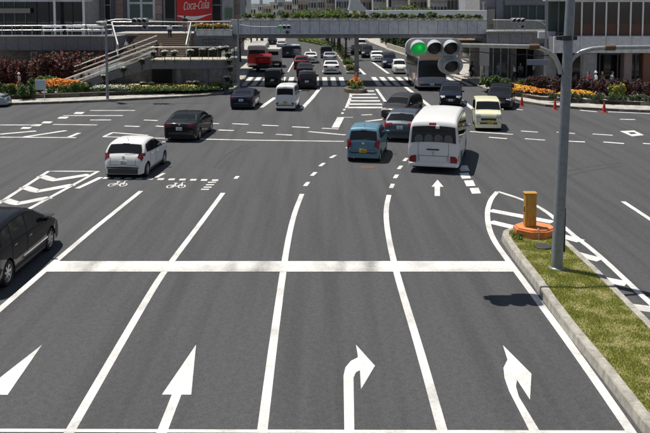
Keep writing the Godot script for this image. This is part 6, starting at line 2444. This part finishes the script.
	# red traffic cones
	for q in [[521.8, 106.0, "red traffic cone by the kerb beside the golden flowers"], [555, 109.6, "red traffic cone by the kerb next to the near signal pole"], [604, 112.2, "red traffic cone by the kerb below the silver shrubs"]]:
		var o := g(q[0], q[1])
		var cn := thing("traffic_cone", q[2], "traffic cone", o, 0.0, "traffic cones along the right kerb")
		cn.scale = Vector3.ONE * 0.88
		b = MB.new()
		b.lathe([Vector2(0.165, 0.03), Vector2(0.15, 0.06), Vector2(0.045, 0.76), Vector2(0.03, 0.78), Vector2(0.0, 0.78)], 16)
		part("cone", b, M.cone, cn)
		b = MB.new()
		b.box(Vector3(0, 0.015, 0), Vector3(0.42, 0.03, 0.42), Basis.IDENTITY, 0.01)
		part("base", b, M.cone, cn)
		b = MB.new()
		b.lathe([Vector2(0.113, 0.3), Vector2(0.087, 0.46)], 16)
		part("stripe", b, mat(0.75, 0.25, 0.22, 0.5), cn)
	# red pillar box
	var o2 := g(458, 74.5, 0.15)
	var pb := thing("pillar_box", "red pillar shaped post box on the paving beside the tour bus", "post box", o2)
	b = MB.new()
	b.lathe([Vector2(0.22, 0.0), Vector2(0.22, 0.06), Vector2(0.14, 0.1), Vector2(0.14, 0.3), Vector2(0.26, 0.36), Vector2(0.26, 1.02), Vector2(0.28, 1.05), Vector2(0.24, 1.12), Vector2(0.0, 1.17)], 18)
	part("pillar", b, M.red, pb)
	b = MB.new()
	b.box(Vector3(0, 0.9, 0.255), Vector3(0.2, 0.04, 0.03))
	part("slot", b, M.black, pb)
	# board on a post
	var w2 := dd(484, 70, 66.2)
	var sb := thing("information_board", "tall grey information board on a post at the right corner", "sign")
	pbox(sb, "board", 479.8, 47.5, 489.4, 66, 66.2, 0.08, mat(0.34, 0.33, 0.32, 0.6), 0.02)
	pbox(sb, "post", 480.2, 66, 483.4, 84.5, 66.22, 0.12, M.pale_concrete, 0.02)
	pbox(sb, "post", 486.2, 66, 488.6, 84.0, 66.22, 0.12, M.girder, 0.02)
	# far right signal pole with a direction sign
	far_signal([545.4, 92], -12, "grey signal pole rising behind the right flower bed", [[545.4, 25.5], [541, 21.6], [534, 20.4], [524, 20.4], [512, 20.6]], [517.5, 20.2], [521.6, 26.4], -1, 63.5)
	var ds := thing("direction_sign", "blue grey plate of a direction sign fixed to the right signal pole", "sign")
	pbox(ds, "plate", 527, 59.5, 549, 65, 63.2, 0.05, mat(0.17, 0.2, 0.27, 0.5), 0.02)
	pbox(ds, "bracket", 544, 61, 547, 63.4, 63.3, 0.12, M.galv)
	# people
	var ppl := [
		[470.5, 79, "ride", -1.0, Color(0.03, 0.03, 0.035), Color(0.03, 0.03, 0.04), "person in black riding a bicycle at the right corner"],
		[491.5, 77.5, "stand", 2.9, Color(0.55, 0.57, 0.6), Color(0.03, 0.035, 0.06), "person in a pale shirt under the right deck beside the grey board"],
		[498.5, 79, "walk", 2.4, Color(0.35, 0.45, 0.52), Color(0.25, 0.32, 0.38), "person in light blue clothes walking under the right deck"],
		[508.5, 78, "stand", 0.5, Color(0.02, 0.02, 0.025), Color(0.02, 0.02, 0.025), "person all in black standing beside the pale pier under the deck"],
		[514.5, 82, "walk", 1.4, Color(0.75, 0.7, 0.7), Color(0.03, 0.03, 0.035), "person in a white top walking right behind the green corner shrubs"],
		[520.5, 80, "stand", 2.6, Color(0.28, 0.3, 0.34), Color(0.05, 0.05, 0.06), "person in a grey top standing in front of the dark shop glass"],
		[533.5, 80, "walk", -1.3, Color(0.7, 0.7, 0.72), Color(0.06, 0.06, 0.08), "person in a white shirt behind the direction sign"],
		[588.5, 91, "walk", 1.2, Color(0.4, 0.04, 0.07), Color(0.05, 0.05, 0.06), "person in a dark red top behind the plum hedge"],
		[596.0, 91, "hat", 1.5, Color(0.7, 0.7, 0.68), Color(0.1, 0.1, 0.12), "person in a white hat and white top behind the plum hedge"],
		[602.5, 90.6, "stand", 1.9, Color(0.16, 0.09, 0.07), Color(0.06, 0.05, 0.05), "person in a brown top beside the one in a white hat"],
		[611.5, 91, "walk", -1.5, Color(0.3, 0.38, 0.5), Color(0.6, 0.6, 0.6), "person in a light blue shirt behind the plum hedge near the counter"]]
	for q in ppl:
		var a := g(q[0], q[1], 0.15)
		person(q[2], a, q[3], q[4], q[5], q[6], Color(0.012, 0.01, 0.01), Color(0.85, 0.85, 0.83), 0.88)
		if q[2] == "ride": bicycle(a, q[3])

func bicycle(o: Vector3, turn: float) -> void:
	var bk := thing("bicycle", "dark city bicycle ridden at the right corner", "bicycle", o, turn)
	var b: MB
	for z in [-0.45, 0.45]:
		b = MB.new()
		var ring := []
		for k in 21: ring.append(Vector3(0, 0.29 + 0.28 * sin(TAU * k / 20), z + 0.28 * cos(TAU * k / 20)))
		b.tube(ring, 0.018, 0.018, 6, false)
		for k in 6:
			var an := TAU * k / 6
			b.tube([Vector3(0, 0.29, z), Vector3(0, 0.29 + 0.27 * sin(an), z + 0.27 * cos(an))], 0.004, 0.004, 4, false)
		part("wheel", b, M.rubber, bk)
	b = MB.new()
	b.tube([Vector3(0, 0.29, 0.45), Vector3(0, 0.28, 0.05), Vector3(0, 0.62, -0.3), Vector3(0, 0.29, -0.45)], 0.017)
	b.tube([Vector3(0, 0.29, 0.45), Vector3(0, 0.72, 0.14), Vector3(0, 0.28, 0.05)], 0.015)
	b.tube([Vector3(0, 0.62, -0.3), Vector3(0, 0.86, -0.25)], 0.014)
	part("frame", b, M.dark_grey, bk)
	b = MB.new()
	b.tube([Vector3(-0.24, 0.88, -0.14), Vector3(-0.1, 0.87, -0.26), Vector3(0.1, 0.87, -0.26), Vector3(0.24, 0.88, -0.14)], 0.014)
	part("handlebar", b, M.steel, bk)
	b = MB.new()
	b.box(Vector3(0, 0.76, 0.15), Vector3(0.16, 0.06, 0.24), Basis.IDENTITY, 0.025)
	part("saddle", b, M.black, bk)
	b = MB.new()
	b.box(Vector3(0, 0.78, -0.42), Vector3(0.3, 0.2, 0.24), Basis.IDENTITY, 0.02)
	part("basket", b, M.galv, bk)

# ---------------------------------------------------------------- far median and trees
func build_median() -> void:
	var md := thing("median_strip", "planted median with pale kerb running away under the footbridge", "median")
	var L := [[346.5, 74.0], [341.0, 62], [335, 54], [327, 47.5], [318, 42]]
	var R := [[361.5, 74.0], [352, 62], [345, 54], [337, 47.5], [327, 42]]
	var b := MB.new()
	var poly := PackedVector2Array()
	for q in L:
		var a := g(q[0], q[1])
		poly.append(Vector2(a.x, a.z))
	for i in range(R.size() - 1, -1, -1):
		var a := g(R[i][0], R[i][1])
		poly.append(Vector2(a.x, a.z))
	b.prism(poly, 0.0, 0.18)
	part("kerb", b, M.concrete, md)
	var inner := PackedVector2Array()
	var off := Geometry2D.offset_polygon(poly, -0.25)
	b = MB.new()
	b.prism(off[0], 0.1, 0.22)
	part("soil", b, textured(mat(0.12, 0.07, 0.04, 0.95), M.fine, 0.9), md)
	# low planting
	var lm := bush_mesh(0.9, 0.5, 1.6, 1500, 0.09, LIME + GREEN).mesh()
	var rm := bush_mesh(0.8, 0.45, 1.5, 1300, 0.09, [Color(0.16, 0.07, 0.03), Color(0.10, 0.08, 0.03), Color(0.07, 0.1, 0.03)]).mesh()
	for k in 14:
		var f := k / 13.0
		var a: float = lerpf(72, 43, pow(f, 0.6))
		var m: float = 0.5 * (_pl(L, a) + _pl(R, a))
		var q := g(m, a)
		var o := part("median_planting", lm if k < 2 or k > 6 else rm, M.leaf, self, Vector3(q.x, 0.2, q.z))
		tag(o, "low planting on the far median under the trees", "shrub", "low plants on the far median")
	var lawn := bush_mesh(1.5, 0.75, 2.2, 1800, 0.12, LIME).mesh()
	for q in [[303, 41.2], [308, 41.8], [313, 42.8], [318, 43.6], [322, 44.6], [327, 45.8], [331, 46.8], [335, 48.2], [312, 41.0]]:
		var lq := g(q[0], q[1])
		tag(part("lime_hedge", lawn, M.leaf, self, Vector3(lq.x, 0.0, lq.z)), "low bright lime hedge clump where the far median widens", "hedge", "lime hedge on the far median")
	# trees: median row, right row, left row
	for k in 9:
		var a: float = lerpf(60, 43.5, pow(k / 8.0, 0.55))
		var m: float = 0.5 * (_pl(L, a) + _pl(R, a))
		var q := g(m, a)
		tree(Vector3(q.x + rng.randf_range(-0.3, 0.3), 0.18, q.z), rng.randf_range(0.95, 1.12), k % 3, "slim street tree growing on the far median", "trees on the far median")
	for k in 30:
		var z := 90.0 + k * 5.0
		tree(Vector3(12.9 - k * 0.03 + rng.randf_range(-0.5, 0.5) + (2.6 if k % 2 else 0.0), 0.13, -z), rng.randf_range(1.0, 1.25), (k + 1) % 3, "dark street tree in the dense row along the far right pavement", "trees along the far right pavement")
	for k in 7:
		var z := 96.0 + k * 14.0
		tree(Vector3(-9.0 - k * 0.3 + rng.randf_range(-0.4, 0.4), 0.13, -z), rng.randf_range(0.85, 1.0), (k + 2) % 3, "street tree along the far left pavement behind the city bus", "trees along the far left pavement")
	for q in [[299, 182], [304, 190], [309.5, 178], [314, 195], [319, 186], [324, 176], [329, 190], [334, 182], [339, 178]]:
		tree(Vector3(dd(q[0], 30, q[1]).x, 0.0, -q[1]), rng.randf_range(1.02, 1.14), 2, "lime green tree in the group closing the view above the bridge", "trees closing the far road")
	var dark_hedge := bush_mesh(1.5, 2.5, 1.3, 3000, 0.13, [Color(0.03, 0.06, 0.02), Color(0.045, 0.075, 0.025), Color(0.06, 0.09, 0.03)]).mesh()
	for q in [[375.5, 44.0], [380, 46.0], [385, 48.0], [391, 50.0], [397, 52.0], [404, 54.2], [411, 56.5], [419, 59.5]]:
		var hq := g(q[0] + 2.5, q[1])
		var hs := thing("hedge_shrub", "tall dark evergreen shrub between the trunks on the far right pavement", "shrub", Vector3(hq.x + 1.6, 0.12, hq.z), rng.randf() * TAU, "dark shrubs along the far right pavement")
		part("foliage", dark_hedge, M.leaf, hs)
	# garden wall on the right of the far road
	var gw := thing("garden_wall", "low beige wall below the dark trees on the far right pavement", "wall")
	var wl := [g(384, 48.6), g(392, 51.4), g(400, 54.2), g(408, 56.8)]
	for k in 3:
		b = MB.new()
		b.beam(wl[k].lerp(wl[k + 1], 0.01) + Vector3(0.5, 0.5, 0), wl[k + 1].lerp(wl[k], 0.01) + Vector3(0.5, 0.5, 0), 0.25, 0.75)
		part("wall_panel", b, M.pale_concrete, gw)
	# nose planter with orange flowers
	var q := g(356.5, 94.0)
	var np := thing("nose_planter", "kerbed flower planter with orange flowers on the tip of the far median", "planter", Vector3(q.x, 0, q.z - 1.8))
	b = MB.new()
	var el := PackedVector2Array()
	for k in 20: el.append(Vector2(cos(TAU * k / 20) * 0.92, sin(TAU * k / 20) * 1.7))
	b.prism(el, 0.0, 0.3)
	part("kerb", b, textured(mat(0.2, 0.15, 0.12, 0.85), M.fine, 0.9), np)
	var fo := part("foliage", bush_mesh(0.85, 0.75, 1.5, 1600, 0.07, GREEN + LIME + [Color(0.2, 0.1, 0.04)]), M.leaf, np, Vector3(0, 0.26, 0))
	part("flowers", flower_mesh(0.5, 0.85, 0.85, 420, ORANGE, GREEN, 0.5), M.petal, np, Vector3(0, 0.3, -0.2)).set_meta("kind", "stuff")
	# orange marker post in it
	b = MB.new()
	b.lathe([Vector2(0.1, 0.0), Vector2(0.09, 1.25), Vector2(0.0, 1.3)], 12)
	part("marker_post", b, M.orange_paint, np, Vector3(0.05, 0.25, 0.2))

func _pl(a: Array, y: float) -> float:
	for i in a.size() - 1:
		if y <= a[i][1] and y >= a[i + 1][1]:
			return lerpf(a[i + 1][0], a[i][0], (y - a[i + 1][1]) / (a[i][1] - a[i + 1][1]))
	return a[-1][0]

# ---------------------------------------------------------------- city beyond
func block(x0: float, x1: float, top: float, d: float, m: Material, cols: int, rows: int, label: String, roof := false) -> void:
	var bl := thing("city_building", label, "building", Vector3.ZERO, 0.0, "city buildings beyond the footbridge")
	var xa: float = dd(x0, 10, d).x
	var xb: float = dd(x1, 10, d).x
	var yt: float = dd(x0, top, d).y
	var b := MB.new()
	b.box(Vector3((xa + xb) * 0.5, yt * 0.5, -d - 6.0), Vector3(xb - xa, yt, 12.0))
	part("wall", b, m, bl)
	# the storeys that rise past the footbridge
	var yb := 2.5
	var sh := 3.0
	var w := (xb - xa) / cols
	var n := 0
	for j in rows:
		var y := yt - 1.6 - j * sh
		if y < yb: break
		for i in cols:
			b = MB.new()
			b.box(Vector3(xa + w * (i + 0.5), y, -d + 0.03), Vector3(w * 0.6, 1.5, 0.12))
			var win := part("window", b, M.shop_glass if (i + j) % 3 else M.green_glass, bl)
			n += 1
		b = MB.new()
		b.box(Vector3((xa + xb) * 0.5, y - 1.15, -d + 0.1), Vector3(xb - xa + 0.1, 0.25, 0.5))
		part("ledge", b, M.pale_concrete, bl)
	b = MB.new()
	b.box(Vector3((xa + xb) * 0.5, yt + 0.15, -d - 5.8), Vector3(xb - xa + 0.4, 0.4, 12.6))
	part("roof", b, M.ash, bl)
	if roof:
		b = MB.new()
		b.box(Vector3(lerpf(xa, xb, 0.6), yt + 1.3, -d - 5.0), Vector3((xb - xa) * 0.3, 2.2, 3.0))
		part("roof_hut", b, M.ash, bl)

func build_city() -> void:
	var cw := textured(mat(0.62, 0.60, 0.56, 0.8), M.soft, 5.0)
	var cb := textured(mat(0.40, 0.33, 0.29, 0.8), M.soft, 5.0)
	var cg := textured(mat(0.48, 0.50, 0.53, 0.8), M.soft, 5.0)
	var list := [
		[236, 247, -4, 190, cg, 3, "narrow grey office block rising at the left end of the footbridge"],
		[247, 256, 7.5, 330, cw, 3, "low pale block far beyond the footbridge beneath the open sky"],
		[255, 264, 5.0, 360, cg, 4, "low grey block far beyond the footbridge beneath the open sky"],
		[263, 271, 6.5, 300, cb, 3, "low brown block far beyond the footbridge"],
		[270, 279, 3.0, 340, cw, 3, "pale block next to the low brown one far beyond the bridge"],
		[278, 284, -8, 300, cg, 3, "slim grey tower far beyond the bridge"],
		[284, 292, 2.5, 280, cb, 3, "brown block beside the slim grey tower"],
		[292, 299, -3, 260, cw, 3, "white slab block above the bridge planters"],
		[298, 308, -9, 230, cb, 4, "brown apartment block above the bridge planters"],
		[308, 319, 0, 250, cg, 4, "grey block behind the lime green tree tops"],
		[318, 327, -12, 220, cw, 4, "white tower behind the lime green tree tops"],
		[326, 337, -6, 210, cb, 4, "tall brown block near the middle of the bridge"],
		[336, 349, -14, 200, cg, 5, "broad grey block near the middle of the bridge"],
		[360, 374, -16, 170, cb, 5, "dark brown building behind the white bridge parapet"],
		[373, 388, -10, 165, cg, 5, "grey building behind the walkers on the bridge"],
		[388, 392, -20, 160, cw, 1, "thin white tower behind the walkers on the bridge"],
		[392, 410, -12, 160, cg, 6, "wide grey building with many windows behind the bridge parapet"],
		[410, 430, -18, 155, cb, 6, "brown building with many windows behind the bridge parapet"],
		[430, 447, -14, 150, cw, 5, "pale building behind the right half of the bridge"],
		[447, 468, -20, 150, cb, 6, "tall brown building behind the right end of the bridge"],
		[467, 484, -16, 140, cg, 4, "grey building next to the right bridge end"]]
	for q in list:
		block(q[0], q[1], q[2], q[3], q[4], q[5], 6, q[6], int(q[0]) % 3 == 0)
	# white sloping tent roof
	var tn := thing("tent_roof", "white sloping canopy roof seen above the bridge planters", "roof")
	var b := MB.new()
	var a := dd(349, 10, 120)
	var c := dd(369, 12, 120)
	var t := dd(352, -8, 120)
	b.face([a, c, t])
	b.face([a + Vector3(0, 0, -6), c + Vector3(0, 0, -6), t + Vector3(0, 0, -6)])
	b.face([a, c, c + Vector3(0, 0, -6), a + Vector3(0, 0, -6)])
	b.face([c, t, t + Vector3(0, 0, -6), c + Vector3(0, 0, -6)])
	part("canopy", b, M.white_metal, tn)
	# blocks at both sides close the street
	block(150, 236, -30, 110, cb, 10, 6, "long brown block behind the left stairs and bridge wall")
	block(484, 560, -30, 104, cg, 8, 6, "long grey block behind the right deck")
	# far side street block left under the bridge
	var lb := thing("street_building", "dark brown shop building along the far left pavement under the bridge", "building")
	b = MB.new()
	b.box(Vector3(-17.0, 3.0, -92.0), Vector3(14.0, 6.0, 20.0))
	part("wall", b, textured(mat(0.12, 0.08, 0.065, 0.7), M.soft, 3.0), lb)
	for k in 4:
		b = MB.new()
		b.box(Vector3(-9.97, 1.4, -85.0 - k * 4.5), Vector3(0.1, 2.2, 3.4))
		part("shop_window", b, M.shop_glass, lb)
	var rs := thing("arcade_building", "dark arcade building behind the tree row along the far right pavement", "building")
	b = MB.new()
	b.box(Vector3(24.0, 2.7, -140.0), Vector3(12.0, 5.4, 120.0))
	part("wall", b, textured(mat(0.09, 0.085, 0.08, 0.7), M.soft, 3.0), rs)
	for k in 12:
		b = MB.new()
		b.box(Vector3(17.97, 1.5, -86.0 - k * 9.5), Vector3(0.1, 2.4, 6.4))
		part("shop_window", b, M.shop_glass, rs)
	# blue hills on the skyline
	b = MB.new()
	var first := b.v.size()
	var nz := FastNoiseLite.new()
	nz.seed = 4
	nz.frequency = 0.0016
	for i in 61:
		var x := lerpf(-1500, 1500, i / 60.0)
		var hh := 12.0 + 12.0 * nz.get_noise_1d(x)
		b.p(Vector3(x, -5, -1700))
		b.p(Vector3(x, hh, -2100))
		b.p(Vector3(x, -5, -2500))
	for i in 60:
		for j in 2: b.quad(i * 3 + j, i * 3 + j + 1, (i + 1) * 3 + j + 1, (i + 1) * 3 + j)
	struct("hills", b, textured(mat(0.07, 0.10, 0.10, 0.9), M.soft, 90.0))

# ---------------------------------------------------------------- unseen blocks added behind the viewer to darken reflections and cut sky light
func build_behind() -> void:
	var wallm := textured(mat(0.30, 0.28, 0.26, 0.8), M.soft, 4.0)
	for q in [[-34.0, 26.0, 34.0, "unseen brown block added on the left behind the viewer to darken reflections"], [36.0, 30.0, 30.0, "unseen brown block added on the right behind the viewer to darken reflections"]]:
		var o := thing("added_unseen_block", q[3], "building", Vector3(q[0], 0, 52.0))
		var b := MB.new()
		b.box(Vector3(0, q[1] * 0.5, 0), Vector3(q[2], q[1], 20.0))
		part("wall", b, wallm, o)
		for j in int(q[1] / 3.6):
			b = MB.new()
			b.box(Vector3(0, 2.2 + j * 3.6, -10.03), Vector3(q[2] - 2.0, 1.6, 0.12))
			part("window_band", b, M.shop_glass, o)
